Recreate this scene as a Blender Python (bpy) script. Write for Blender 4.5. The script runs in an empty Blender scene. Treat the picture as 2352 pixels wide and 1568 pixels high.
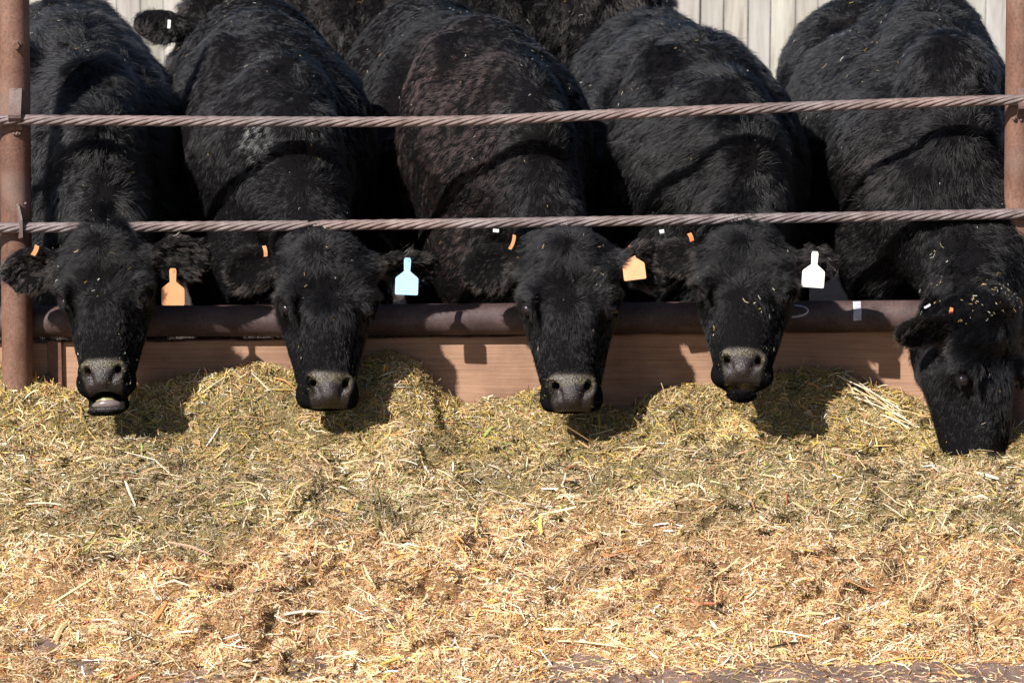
import bpy, math, random
import numpy as np
from mathutils import Matrix, Vector
R = math.radians
C = bpy.context.scene.collection
sc = bpy.context.scene
# ------------------------------------------------------------------ camera, sky, sun
CAM_H, CAM_D, TILT, FPX = 1.86, 8.0, R(10), 7644.0       # FPX: focal length in pixels of a 2352 wide frame
cam = bpy.data.cameras.new('camera'); co = bpy.data.objects.new('camera', cam); C.objects.link(co)
co.location = (0, -CAM_D, CAM_H); co.rotation_euler = (R(90) - TILT, 0, 0)
cam.sensor_width = 36; cam.lens = 36 * FPX / 2352; cam.clip_end = 500; cam.clip_start = .1
cam.dof.use_dof = True; cam.dof.focus_distance = 7.95; cam.dof.aperture_fstop = 11
sc.camera = co
SUN_AZ, SUN_EL = R(41), R(39)                              # light travels to +x, +y and down
w = bpy.data.worlds.new('World'); sc.world = w; w.use_nodes = True
nt = w.node_tree; bgn = nt.nodes['Background']; sky = nt.nodes.new('ShaderNodeTexSky')
sky.sky_type = 'NISHITA'; sky.sun_disc = False; sky.sun_elevation = SUN_EL; sky.sun_rotation = R(180) + SUN_AZ
nt.links.new(sky.outputs[0], bgn.inputs[0]); bgn.inputs[1].default_value = 0.05
sl = bpy.data.lights.new('sun', 'SUN'); sl.energy = 5.0; sl.angle = R(.53); sl.color = (1, .955, .89)
so = bpy.data.objects.new('sun', sl); C.objects.link(so)
sdir = Vector((math.sin(SUN_AZ) * math.cos(SUN_EL), math.cos(SUN_AZ) * math.cos(SUN_EL), -math.sin(SUN_EL)))
so.rotation_euler = sdir.to_track_quat('-Z', 'Y').to_euler(); so.location = (-3, -4, 6)
sc.view_settings.view_transform = 'Standard'; sc.view_settings.look = 'None'
sc.view_settings.exposure = 0.82; sc.view_settings.gamma = 1
sc.cycles.max_bounces = 6; sc.cycles.transparent_max_bounces = 4; sc.cycles.use_denoising = True
sc.cycles.diffuse_bounces = 3; sc.cycles.glossy_bounces = 3; sc.cycles.transmission_bounces = 3
sc.cycles_curves.shape = 'RIBBONS'; sc.cycles_curves.subdivisions = 2

ct, st = math.cos(TILT), math.sin(TILT)
def P(u, v, Y):
    """the point of depth Y seen at (u, v) of the 2352 x 1568 frame"""
    a, b = (u - 1176) / FPX, (784 - v) / FPX
    d = np.array([a, ct + b * st, -st + b * ct]); t = (Y + CAM_D) / d[1]
    return np.array([d[0] * t, Y, CAM_H + d[2] * t])
def proj(p):
    x, y, z = p[:, 0], p[:, 1] + CAM_D, p[:, 2] - CAM_H
    f = y * ct - z * st; up = y * st + z * ct
    return 1176 + FPX * x / f, 784 - FPX * up / f
rng = np.random.default_rng(7)

# ------------------------------------------------------------------ helpers
def tag(o, label=None, cat=None, group=None, kind=None):
    if label: o['label'] = label
    if cat: o['category'] = cat
    if group: o['group'] = group
    if kind: o['kind'] = kind
    return o
def empty(name, loc=(0, 0, 0)):
    o = bpy.data.objects.new(name, None); C.objects.link(o); o.location = loc; o.empty_display_size = .1
    return o
def link(name, me, parent=None):
    o = bpy.data.objects.new(name, me); C.objects.link(o)
    if parent is not None:
        o.parent = parent; o.matrix_parent_inverse = Matrix.Translation(-Vector(parent.location))
    return o
def mesh_np(name, V, F, mats=(), smooth=False, midx=None):
    """V (n,3); F an (m,4) or (m,3) int array, or a list of such arrays"""
    Fs = F if isinstance(F, list) else [F]
    me = bpy.data.meshes.new(name)
    me.vertices.add(len(V)); me.vertices.foreach_set('co', np.asarray(V, np.float32).ravel())
    li = np.concatenate([f.ravel() for f in Fs]).astype(np.int32)
    tot = np.concatenate([np.full(len(f), f.shape[1], np.int32) for f in Fs])
    me.loops.add(len(li)); me.loops.foreach_set('vertex_index', li)
    me.polygons.add(len(tot)); me.polygons.foreach_set('loop_start', np.concatenate([[0], np.cumsum(tot)[:-1]]).astype(np.int32))
    me.polygons.foreach_set('use_smooth', np.full(len(tot), smooth))
    for m in mats: me.materials.append(m)
    if midx is not None: me.polygons.foreach_set('material_index', midx.astype(np.int32))
    me.update(calc_edges=True)
    return me
def color_attr(me, name, rgb, domain='POINT'):
    a = me.attributes.new(name, 'FLOAT_COLOR', domain)
    c = np.ones((len(rgb), 4), np.float32); c[:, :3] = rgb; a.data.foreach_set('color', c.ravel())
_fr = np.random.default_rng(99)
_K = [(_fr.normal(size=(7, 3)), _fr.uniform(0, 6.28, 7)) for _ in range(24)]
def noise(p, f, s=0):
    """smooth pseudo noise about -1..1: sum of sines with warped phases"""
    K, ph = _K[s % 24]; q = p * f; r = np.zeros(p.shape[:-1], np.float32)
    for i in range(7):
        arg = q[..., 0] * K[i, 0] + q[..., 1] * K[i, 1] + q[..., 2] * K[i, 2] + ph[i]
        r = r + np.sin(arg + 1.3 * np.sin(arg * .61 + ph[(i + 3) % 7]) + (r * 1.1))
    return r / 3.2
def noise3(p, f, s=0): return np.stack([noise(p, f, s), noise(p, f, s + 1), noise(p, f, s + 2)], -1)
def nrm(v): return v / np.maximum(np.linalg.norm(v, axis=-1, keepdims=True), 1e-9)
def sm(x, a, b):
    t = np.clip((x - a) / (b - a), 0, 1); return t * t * (3 - 2 * t)

def sweep(path, rad, seg=12, closed_ends=True):
    """tube of radius rad (scalar or per point) along path; returns V, F list"""
    path = np.asarray(path, float); n = len(path); rad = np.broadcast_to(np.asarray(rad, float), (n,))
    T = nrm(np.gradient(path, axis=0)); ref = np.array([0, 0, 1.]) if abs(T[0][2]) < .9 else np.array([1., 0, 0])
    A = nrm(np.cross(T, ref)); B = np.cross(T, A)
    th = np.linspace(0, 2 * np.pi, seg, endpoint=False)
    V = path[:, None] + rad[:, None, None] * (np.cos(th)[None, :, None] * A[:, None] + np.sin(th)[None, :, None] * B[:, None])
    i = np.arange(n - 1)[:, None] * seg; j = np.arange(seg)[None]; k = (j + 1) % seg
    F = np.stack([i + j, i + seg + j, i + seg + k, i + k], -1).reshape(-1, 4)
    V = V.reshape(-1, 3)
    if closed_ends:
        V = np.vstack([V, path[0], path[-1]]); a, b = len(V) - 2, len(V) - 1; jj = np.arange(seg); kk = (jj + 1) % seg
        cap = np.concatenate([np.stack([jj, kk, np.full(seg, a)], -1), np.stack([(n - 1) * seg + kk, (n - 1) * seg + jj, np.full(seg, b)], -1)])
        return V, [F, cap]
    return V, [F]
def join(parts):
    """parts: list of (V, [F,...]) -> V, [F4, F3]"""
    V, q, t, o = [], [], [], 0
    for v, fs in parts:
        V.append(v)
        for f in (fs if isinstance(fs, list) else [fs]): (q if f.shape[1] == 4 else t).append(f + o)
        o += len(v)
    r = []
    if q: r.append(np.concatenate(q))
    if t: r.append(np.concatenate(t))
    return np.vstack(V), r
def box(lo, hi, bev=0):
    lo, hi = np.array(lo, float), np.array(hi, float)
    V = np.array([[x, y, z] for x in (lo[0], hi[0]) for y in (lo[1], hi[1]) for z in (lo[2], hi[2])])
    F = np.array([[0, 1, 3, 2], [4, 6, 7, 5], [0, 4, 5, 1], [2, 3, 7, 6], [0, 2, 6, 4], [1, 5, 7, 3]])
    return V, [F]
def plate(outline, thick, M):
    """flat outline (n,2) in the local x-z plane, extruded by thick in y and placed by 4x4 M; n-gon as a fan of triangles"""
    o = np.asarray(outline, float); n = len(o); c = o.mean(0)
    V = np.array([[x, -thick / 2, z] for x, z in o] + [[x, thick / 2, z] for x, z in o] + [[c[0], -thick / 2, c[1]], [c[0], thick / 2, c[1]]])
    i = np.arange(n); k = (i + 1) % n
    side = np.stack([i, k, k + n, i + n], -1)
    tri = np.concatenate([np.stack([k, i, np.full(n, 2 * n)], -1), np.stack([i + n, k + n, np.full(n, 2 * n + 1)], -1)])
    M = np.array(M); V = V @ M[:3, :3].T + M[:3, 3]
    return V, [side, tri]
def bevel(o, wd=.002, seg=2):
    m = o.modifiers.new('b', 'BEVEL'); m.width = wd; m.segments = seg; m.limit_method = 'ANGLE'; m.angle_limit = R(40)

# ------------------------------------------------------------------ materials
def mat(name):
    m = bpy.data.materials.new(name); m.use_nodes = True
    return m, m.node_tree, m.node_tree.nodes['Principled BSDF']
def N(nt, t, **kw):
    n = nt.nodes.new(t)
    for k, v in kw.items():
        if k in n.inputs.keys(): n.inputs[k].default_value = v
        else: setattr(n, k, v)
    return n
def ramp(nt, fac, stops):
    r = nt.nodes.new('ShaderNodeValToRGB'); e = r.color_ramp.elements
    while len(e) < len(stops): e.new(.5)
    for el, (p, c) in zip(e, stops): el.position = p; el.color = (*c, 1)
    nt.links.new(fac, r.inputs[0]); return r
def nz(nt, scale, detail=6, rough=.6, coord=None, dist=0):
    n = N(nt, 'ShaderNodeTexNoise', Scale=scale, Detail=detail, Roughness=rough, Distortion=dist)
    if coord is not None: nt.links.new(coord, n.inputs['Vector'])
    return n
def scaled(nt, s, src='Object'):
    tc = nt.nodes.new('ShaderNodeTexCoord'); mp = nt.nodes.new('ShaderNodeMapping'); mp.inputs['Scale'].default_value = s
    nt.links.new(tc.outputs[src], mp.inputs[0]); return mp.outputs[0]
def bump(nt, b, h, strength=.5, dist=.002):
    n = N(nt, 'ShaderNodeBump', Strength=strength, Distance=dist); nt.links.new(h, n.inputs['Height'])
    nt.links.new(n.outputs[0], b.inputs['Normal']); return n
def mixc(nt, fac, a, b, mode='MIX'):
    n = nt.nodes.new('ShaderNodeMix'); n.data_type = 'RGBA'; n.blend_type = mode
    for s, v in ((0, fac), (6, a), (7, b)):
        if hasattr(v, 'is_output'): nt.links.new(v, n.inputs[s])
        elif s == 0: n.inputs[s].default_value = v
        else: n.inputs[s].default_value = (*v, 1)
    return n.outputs[2]

def mat_rust(name, base, dark, pale, stretch=(9, 9, 3)):
    m, nt, b = mat(name); c = scaled(nt, (1, 1, 1)); c2 = scaled(nt, stretch)
    n1 = nz(nt, 7, 8, .65, c); n2 = nz(nt, 6, 8, .7, c2); n3 = nz(nt, 160, 4, .6, c); n4 = nz(nt, 3, 3, .5, c)
    r1 = ramp(nt, n1.outputs[0], [(.3, dark), (.5, base), (.72, pale)])
    r2 = ramp(nt, n2.outputs[0], [(.35, dark), (.6, base)])
    cc = mixc(nt, .45, r1.outputs[0], r2.outputs[0])
    sp = ramp(nt, n3.outputs[0], [(.3, (.55, .5, .5)), (.5, (1, 1, 1)), (.7, (1.3, 1.22, 1.2))])
    cc = mixc(nt, .8, cc, sp.outputs[0], 'MULTIPLY')
    sc_ = ramp(nt, n4.outputs[0], [(.60, (0, 0, 0)), (.72, (.45, .45, .45))])
    cc = mixc(nt, sc_.outputs[0], cc, tuple(x * .55 + .12 for x in base))
    nt.links.new(cc, b.inputs['Base Color']); b.inputs['Roughness'].default_value = .62; b.inputs['Metallic'].default_value = .0
    b.inputs['Specular IOR Level'].default_value = .45
    bump(nt, b, n3.outputs[0], .35, .0012)
    return m
M_post = mat_rust('rusty_post_steel', (.150, .072, .048), (.07, .036, .026), (.25, .155, .115))
M_pipe = mat_rust('rusty_pipe_steel', (.058, .034, .034), (.028, .015, .014), (.15, .10, .095), (2, 9, 9))
M_iron = mat_rust('weathered_bracket_steel', (.12, .075, .065), (.05, .03, .025), (.22, .15, .13))

def mat_rope():
    m, nt, b = mat('wire_rope_steel')
    uv = N(nt, 'ShaderNodeUVMap'); mp = N(nt, 'ShaderNodeMapping'); nt.links.new(uv.outputs[0], mp.inputs[0])
    wv = N(nt, 'ShaderNodeTexWave', Scale=1.0, Distortion=.4, Detail=1); wv.bands_direction = 'DIAGONAL'
    mp.inputs['Scale'].default_value = (1.6, .55, 1); nt.links.new(mp.outputs[0], wv.inputs[0])
    c = scaled(nt, (1, 1, 1)); n1 = nz(nt, 18, 6, .7, c); n2 = nz(nt, 400, 3, .6, c); n3 = nz(nt, 2.2, 3, .5, c)
    r1 = ramp(nt, n1.outputs[0], [(.3, (.13, .095, .085)), (.5, (.27, .22, .21)), (.7, (.42, .365, .35))])
    r3 = ramp(nt, n3.outputs[0], [(.4, (.85, .85, .92)), (.65, (1.15, .97, .9))])
    cc = mixc(nt, .8, r1.outputs[0], r3.outputs[0], 'MULTIPLY')
    cc = mixc(nt, .35, cc, n2.outputs[0], 'OVERLAY')
    wr = ramp(nt, wv.outputs[0], [(.1, (.3, .26, .25)), (.4, (1, 1, 1))]); cc = mixc(nt, .8, cc, wr.outputs[0], 'MULTIPLY')
    nt.links.new(cc, b.inputs['Base Color']); b.inputs['Roughness'].default_value = .5; b.inputs['Metallic'].default_value = .25
    bump(nt, b, wv.outputs[0], .6, .0012)
    return m
M_rope = mat_rope()

def mat_board():
    m, nt, b = mat('bunk_board_wood')
    c = scaled(nt, (.8, 8, 60)); c1 = scaled(nt, (1, 1, 1)); cf = scaled(nt, (5, 40, 210))
    wv = N(nt, 'ShaderNodeTexWave', Scale=1.1, Distortion=9, Detail=3, **{'Detail Scale': .9}); wv.bands_direction = 'Z'; nt.links.new(c, wv.inputs[0])
    n1 = nz(nt, 1, 6, .6, cf); n2 = nz(nt, 5, 5, .6, c1); n3 = nz(nt, 90, 4, .7, c1)
    g = ramp(nt, wv.outputs[0], [(.2, (.335, .20, .135)), (.75, (.365, .225, .153))])
    f = ramp(nt, n1.outputs[0], [(.35, (.72, .66, .62)), (.6, (1.05, 1.03, 1))])
    cc = mixc(nt, .8, g.outputs[0], f.outputs[0], 'MULTIPLY')
    s = ramp(nt, n2.outputs[0], [(.35, (.62, .58, .57)), (.5, (1, .98, .96)), (.65, (1.16, 1.14, 1.12))]); cc = mixc(nt, .8, cc, s.outputs[0], 'MULTIPLY')
    d = ramp(nt, n3.outputs[0], [(.68, (0, 0, 0)), (.74, (.5, .5, .5))]); cc = mixc(nt, d.outputs[0], cc, (.5, .36, .25))
    nt.links.new(cc, b.inputs['Base Color']); b.inputs['Roughness'].default_value = .85
    bump(nt, b, n1.outputs[0], .35, .0015)
    return m
M_board = mat_board()

def mat_fence():
    m, nt, b = mat('bleached_fence_wood'); c = scaled(nt, (9, 9, .9)); at = N(nt, 'ShaderNodeAttribute', attribute_name='tint')
    n1 = nz(nt, 2.2, 7, .65, c, .3); r = ramp(nt, n1.outputs[0], [(.3, (.22, .195, .17)), (.5, (.40, .37, .34)), (.7, (.52, .49, .455))])
    nt.links.new(mixc(nt, 1, r.outputs[0], at.outputs[0], 'MULTIPLY'), b.inputs['Base Color']); b.inputs['Roughness'].default_value = .9
    return m
M_fence = mat_fence()

def mat_dirt(name, a, b_, c_):
    m, nt, b = mat(name); c = scaled(nt, (1, 1, 1)); n1 = nz(nt, 6, 8, .65, c); n2 = nz(nt, 70, 6, .7, c)
    r = ramp(nt, n1.outputs[0], [(.35, a), (.52, b_), (.68, c_)]); s = ramp(nt, n2.outputs[0], [(.3, (.6, .58, .56)), (.6, (1.1, 1.1, 1.1))])
    cc = mixc(nt, .9, r.outputs[0], s.outputs[0], 'MULTIPLY')
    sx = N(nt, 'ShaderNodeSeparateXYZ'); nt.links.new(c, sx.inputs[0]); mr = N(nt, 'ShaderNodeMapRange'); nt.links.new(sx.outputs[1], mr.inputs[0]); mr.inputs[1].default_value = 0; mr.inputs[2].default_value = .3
    nt.links.new(mixc(nt, mr.outputs[0], cc, mixc(nt, 1, cc, (.30, .28, .27), 'MULTIPLY')), b.inputs['Base Color']); b.inputs['Roughness'].default_value = .95   # pen ground coloured darker, standing in for deep shade between the cattle
    bump(nt, b, n2.outputs[0], .8, .006)

    return m
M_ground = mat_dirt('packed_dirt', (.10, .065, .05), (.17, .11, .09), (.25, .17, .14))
def mat_duff():
    m, nt, b = mat('feed_fines'); at = N(nt, 'ShaderNodeAttribute', attribute_name='tint'); c = scaled(nt, (1, 1, 1)); cs = scaled(nt, (1, 2.2, 1))
    n1 = nz(nt, 330, 6, .75, c, .6); n2 = nz(nt, 120, 5, .7, cs, 1.5); s = ramp(nt, n1.outputs[0], [(.36, (.18, .15, .12)), (.5, (.9, .88, .85)), (.62, (1.7, 1.65, 1.5))])
    s2 = ramp(nt, n2.outputs[0], [(.38, (.5, .45, .42)), (.55, (1.1, 1.1, 1.1))]); cc = mixc(nt, 1, at.outputs[0], s.outputs[0], 'MULTIPLY')
    nt.links.new(mixc(nt, .9, cc, s2.outputs[0], 'MULTIPLY'), b.inputs['Base Color']); b.inputs['Roughness'].default_value = .9
    bump(nt, b, n2.outputs[0], 1, .008); return m
M_duff = mat_duff()

def mat_straw():
    m, nt, b = mat('chopped_straw'); at = N(nt, 'ShaderNodeAttribute', attribute_name='tint')
    c = scaled(nt, (1, 1, 1)); n = nz(nt, 350, 3, .6, c); s = ramp(nt, n.outputs[0], [(.3, (.75, .72, .68)), (.65, (1.1, 1.1, 1.1))])
    nt.links.new(mixc(nt, .8, at.outputs[0], s.outputs[0], 'MULTIPLY'), b.inputs['Base Color'])
    b.inputs['Roughness'].default_value = .55; b.inputs['Specular IOR Level'].default_value = .35
    return m
M_straw = mat_straw()

def mat_skin():
    m, nt, b = mat('cow_hide'); msk = N(nt, 'ShaderNodeAttribute', attribute_name='nose'); c = scaled(nt, (1, 1, 1))
    n1 = nz(nt, 260, 3, .6, c); n2 = nz(nt, 230, 3, .7, c); n3 = nz(nt, 45, 4, .6, c)
    lea = ramp(nt, n1.outputs[0], [(.35, (.012, .008, .008)), (.62, (.026, .018, .017))])
    crumb = ramp(nt, n2.outputs[0], [(.47, (0, 0, 0)), (.55, (1, 1, 1))])
    crg = N(nt, 'ShaderNodeAttribute', attribute_name='crumb'); sc2 = ramp(nt, n3.outputs[0], [(.38, (0, 0, 0)), (.6, (1, 1, 1))])
    f1 = mixc(nt, 1, crumb.outputs[0], crg.outputs[0], 'MULTIPLY'); f2 = mixc(nt, .5, f1, mixc(nt, 1, f1, sc2.outputs[0], 'MULTIPLY'))
    cc = mixc(nt, f2, lea.outputs[0], (.17, .145, .075))
    nt.links.new(mixc(nt, msk.outputs[2], (.006, .0055, .006), cc), b.inputs['Base Color'])
    r = N(nt, 'ShaderNodeMapRange'); nt.links.new(msk.outputs[2], r.inputs[0]); r.inputs[3].default_value = .8; r.inputs[4].default_value = .36
    wet = N(nt, 'ShaderNodeMapRange'); nt.links.new(n3.outputs[0], wet.inputs[0]); wet.inputs[1].default_value = .42; wet.inputs[2].default_value = .6; wet.inputs[3].default_value = .24; wet.inputs[4].default_value = .5; nt.links.new(wet.outputs[0], r.inputs[4])
    nt.links.new(r.outputs[0], b.inputs['Roughness']); bump(nt, b, n1.outputs[0], .9, .003)
    sp_ = N(nt, 'ShaderNodeMath', operation='MULTIPLY'); nt.links.new(msk.outputs[2], sp_.inputs[0]); sp_.inputs[1].default_value = .45; nt.links.new(sp_.outputs[0], b.inputs['Specular IOR Level'])
    return m
M_skin = mat_skin()

def mat_hair():
    m = bpy.data.materials.new('cow_coat'); m.use_nodes = True; nt = m.node_tree; nt.nodes.clear()
    out = N(nt, 'ShaderNodeOutputMaterial'); h = N(nt, 'ShaderNodeBsdfHairPrincipled'); h.model = 'CHIANG'; h.parametrization = 'COLOR'
    at = N(nt, 'ShaderNodeAttribute', attribute_name='tint'); nt.links.new(at.outputs[0], h.inputs['Color'])
    h.inputs['Roughness'].default_value = .29; h.inputs['IOR'].default_value = 1.42; h.inputs['Radial Roughness'].default_value = .55
    h.inputs['Random Roughness'].default_value = .3
    nt.links.new(h.outputs[0], out.inputs[0]); return m
M_hair = mat_hair()

def mat_plain(name, col, rough=.5, var=.12, spec=.5):
    m, nt, b = mat(name); c = scaled(nt, (1, 1, 1)); n = nz(nt, 40, 5, .6, c)
    r = ramp(nt, n.outputs[0], [(.3, tuple(x * (1 - var) for x in col)), (.6, col)]); nt.links.new(r.outputs[0], b.inputs['Base Color'])
    b.inputs['Roughness'].default_value = rough; b.inputs['Specular IOR Level'].default_value = spec
    return m
M_eye = mat_plain('wet_eye', (.012, .008, .01), .08)
M_orange = mat_plain('orange_tag_plastic', (.60, .27, .12), .5)
M_orange2 = mat_plain('deep_orange_tag_plastic', (.80, .22, .08), .45)
M_blue = mat_plain('pale_blue_tag_plastic', (.36, .62, .84), .45)
M_white = mat_plain('white_tag_plastic', (.86, .86, .80), .45, .05)
M_metal = mat_plain('bright_clip_metal', (.7, .7, .72), .3)
M_tongue = mat_plain('wet_tongue', (.16, .125, .12), .22, .3)
M_cud = mat_plain('chewed_green_feed', (.26, .24, .10), .35, .4)
M_hoof = mat_plain('dark_hoof', (.03, .025, .02), .6)

# ------------------------------------------------------------------ implicit surfaces: one smooth continuous mesh per animal
def axis_pts(segs):
    """segs: [(start, step), ..., (end, None)] -> 1D coordinates with a varying step"""
    out = []
    for (a, s), (b, _) in zip(segs[:-1], segs[1:]):
        n = max(1, int(round((b - a) / s))); out.append(np.linspace(a, b, n, endpoint=False))
    return np.concatenate(out + [[segs[-1][0]]]).astype(np.float32)
class Field:
    def __init__(s, xs, ys, zs):
        s.ax = [xs, ys, zs]; s.F = np.full((len(xs), len(ys), len(zs)), .25, np.float32)
    def _win(s, lo, hi):
        r = []
        for a, l, h in zip(s.ax, lo, hi):
            i, j = np.searchsorted(a, l), np.searchsorted(a, h); r.append(slice(max(0, i - 1), min(len(a), j + 1)))
        return tuple(r), [a[q] for a, q in zip(s.ax, r)]
    def _mix(s, w, d, k, sub):
        F = s.F[w]
        if sub: F = -F
        h = np.clip(.5 + .5 * (F - d) / k, 0, 1); F = F + (d - F) * h - k * h * (1 - h)
        s.F[w] = -F if sub else F
    def ell(s, c, r, A=None, k=.03, sub=False):
        c = np.asarray(c, float); r = np.asarray(r, float); A = np.eye(3) if A is None else np.asarray(A)
        e = np.sqrt(((A.T * r) ** 2).sum(1)) + k + .03
        w, (x, y, z) = s._win(c - e, c + e)
        x, y, z = x[:, None, None] - c[0], y[None, :, None] - c[1], z[None, None] - c[2]
        q = [(A[i, 0] * x + A[i, 1] * y + A[i, 2] * z).astype(np.float32) / r[i] for i in range(3)]
        k0 = np.sqrt(q[0] ** 2 + q[1] ** 2 + q[2] ** 2) + 1e-6
        k1 = np.sqrt((q[0] / r[0]) ** 2 + (q[1] / r[1]) ** 2 + (q[2] / r[2]) ** 2) + 1e-6
        s._mix(w, k0 * (k0 - 1) / k1, k, sub)
    def cone(s, a, b, ra, rb, k=.03, sub=False):
        a, b = np.asarray(a, float), np.asarray(b, float); m = max(ra, rb) + k + .03
        w, (x, y, z) = s._win(np.minimum(a, b) - m, np.maximum(a, b) + m)
        x, y, z = x[:, None, None] - a[0], y[None, :, None] - a[1], z[None, None] - a[2]
        d = b - a; L = d @ d
        t = np.clip((x * d[0] + y * d[1] + z * d[2]) / L, 0, 1).astype(np.float32)
        D = np.sqrt((x - t * d[0]) ** 2 + (y - t * d[1]) ** 2 + (z - t * d[2]) ** 2) - (ra + (rb - ra) * t)
        s._mix(w, D, k, sub)
    def chain(s, pts, k=.03):
        for (a, ra), (b, rb) in zip(pts[:-1], pts[1:]): s.cone(a, b, ra, rb, k)
    def displace(s, fn, band=.03):
        i = np.nonzero(np.abs(s.F) < band); p = np.stack([s.ax[0][i[0]], s.ax[1][i[1]], s.ax[2][i[2]]], -1)
        s.F[i] += fn(p).astype(np.float32)
    def mesh(s):
        F = s.F; X, Y, Z = s.ax; ins = F < 0
        c = [ins[i:F.shape[0] - 1 + i, j:F.shape[1] - 1 + j, k:F.shape[2] - 1 + k] for i in (0, 1) for j in (0, 1) for k in (0, 1)]
        anyi = c[0].copy(); alli = c[0].copy()
        for q in c[1:]: anyi |= q; alli &= q
        I = np.nonzero(anyi & ~alli); n = len(I[0]); acc = np.zeros((n, 3)); cnt = np.zeros(n)
        val = {}; pos = {}
        for i in (0, 1):
            for j in (0, 1):
                for k in (0, 1):
                    val[i, j, k] = F[I[0] + i, I[1] + j, I[2] + k]; pos[i, j, k] = np.stack([X[I[0] + i], Y[I[1] + j], Z[I[2] + k]], -1)
        for a in val:
            for ax in range(3):
                if a[ax] == 0:
                    b = list(a); b[ax] = 1; b = tuple(b); va, vb = val[a], val[b]; mk = (va < 0) != (vb < 0)
                    t = np.where(mk, va / np.where(mk, va - vb, 1), 0)[:, None]
                    acc += np.where(mk[:, None], pos[a] + t * (pos[b] - pos[a]), 0); cnt += mk
        V = acc / cnt[:, None]; idx = np.full(anyi.shape, -1, np.int32); idx[I] = np.arange(n); Q = []
        for ax in range(3):
            o = [q for q in range(3) if q != ax]; s0 = [slice(None)] * 3; s1 = [slice(None)] * 3
            s0[ax] = slice(0, -1); s1[ax] = slice(1, None)
            A_, B_ = ins[tuple(s0)], ins[tuple(s1)]; ch = A_ != B_
            e = np.array(np.nonzero(ch)); ok = (e[o[0]] > 0) & (e[o[1]] > 0) & (e[o[0]] < F.shape[o[0]] - 1) & (e[o[1]] < F.shape[o[1]] - 1)
            e = e[:, ok]; fl = A_[tuple(e)]; q = []
            for d0, d1 in ((0, 0), (1, 0), (1, 1), (0, 1)):
                f = e.copy(); f[o[0]] -= d0; f[o[1]] -= d1; q.append(idx[tuple(f)])
            q = np.stack(q, -1); rev = fl ^ (ax == 1); q[~rev] = q[~rev][:, ::-1]; Q.append(q)
        Q = np.concatenate(Q); Q = Q[(Q >= 0).all(1)]
        return V, Q
def vnormals(V, Q):
    fn = np.cross(V[Q[:, 2]] - V[Q[:, 0]], V[Q[:, 3]] - V[Q[:, 1]]); n = np.zeros_like(V)
    for c in range(3):
        for k in range(4): n[:, c] += np.bincount(Q[:, k], fn[:, c], len(V))
    return nrm(n), np.linalg.norm(fn, axis=1) / 2
def relax(V, Q, it=1, f=.5):
    for _ in range(it):
        acc = np.zeros_like(V); cnt = np.zeros(len(V))
        for a, b in ((0, 1), (1, 2), (2, 3), (3, 0)):
            cnt += np.bincount(Q[:, a], minlength=len(V)) + np.bincount(Q[:, b], minlength=len(V))
            for c in range(3): acc[:, c] += np.bincount(Q[:, a], V[Q[:, b], c], len(V)) + np.bincount(Q[:, b], V[Q[:, a], c], len(V))
        V = V + f * (acc / cnt[:, None] - V)
    return V

# ------------------------------------------------------------------ the cattle
class Head:
    """head frame: s to the side (picture right), n out of the face, a from poll to muzzle"""
    def __init__(h, poll, pitch, yaw=0, roll=0, scale=1.0, wide=1.0):
        h.w = wide
        h.o = np.asarray(poll, float); h.k = scale; p = R(pitch)
        s, n, a = np.array([1., 0, 0]), np.array([0, -math.cos(p), math.sin(p)]), np.array([0, -math.sin(p), -math.cos(p)])
        M = np.array(Matrix.Rotation(R(roll), 3, 'Y') @ Matrix.Rotation(R(yaw), 3, 'Z'))
        h.A = np.stack([M @ s, M @ n, M @ a])
    def __call__(h, s, n, a): return h.o + h.k * (np.array([s, n, a]) @ h.A)
    def local(h, p): return (p - h.o) @ h.A.T / h.k
    def vec(h, s, n, a): return np.array([s, n, a]) @ h.A

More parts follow.
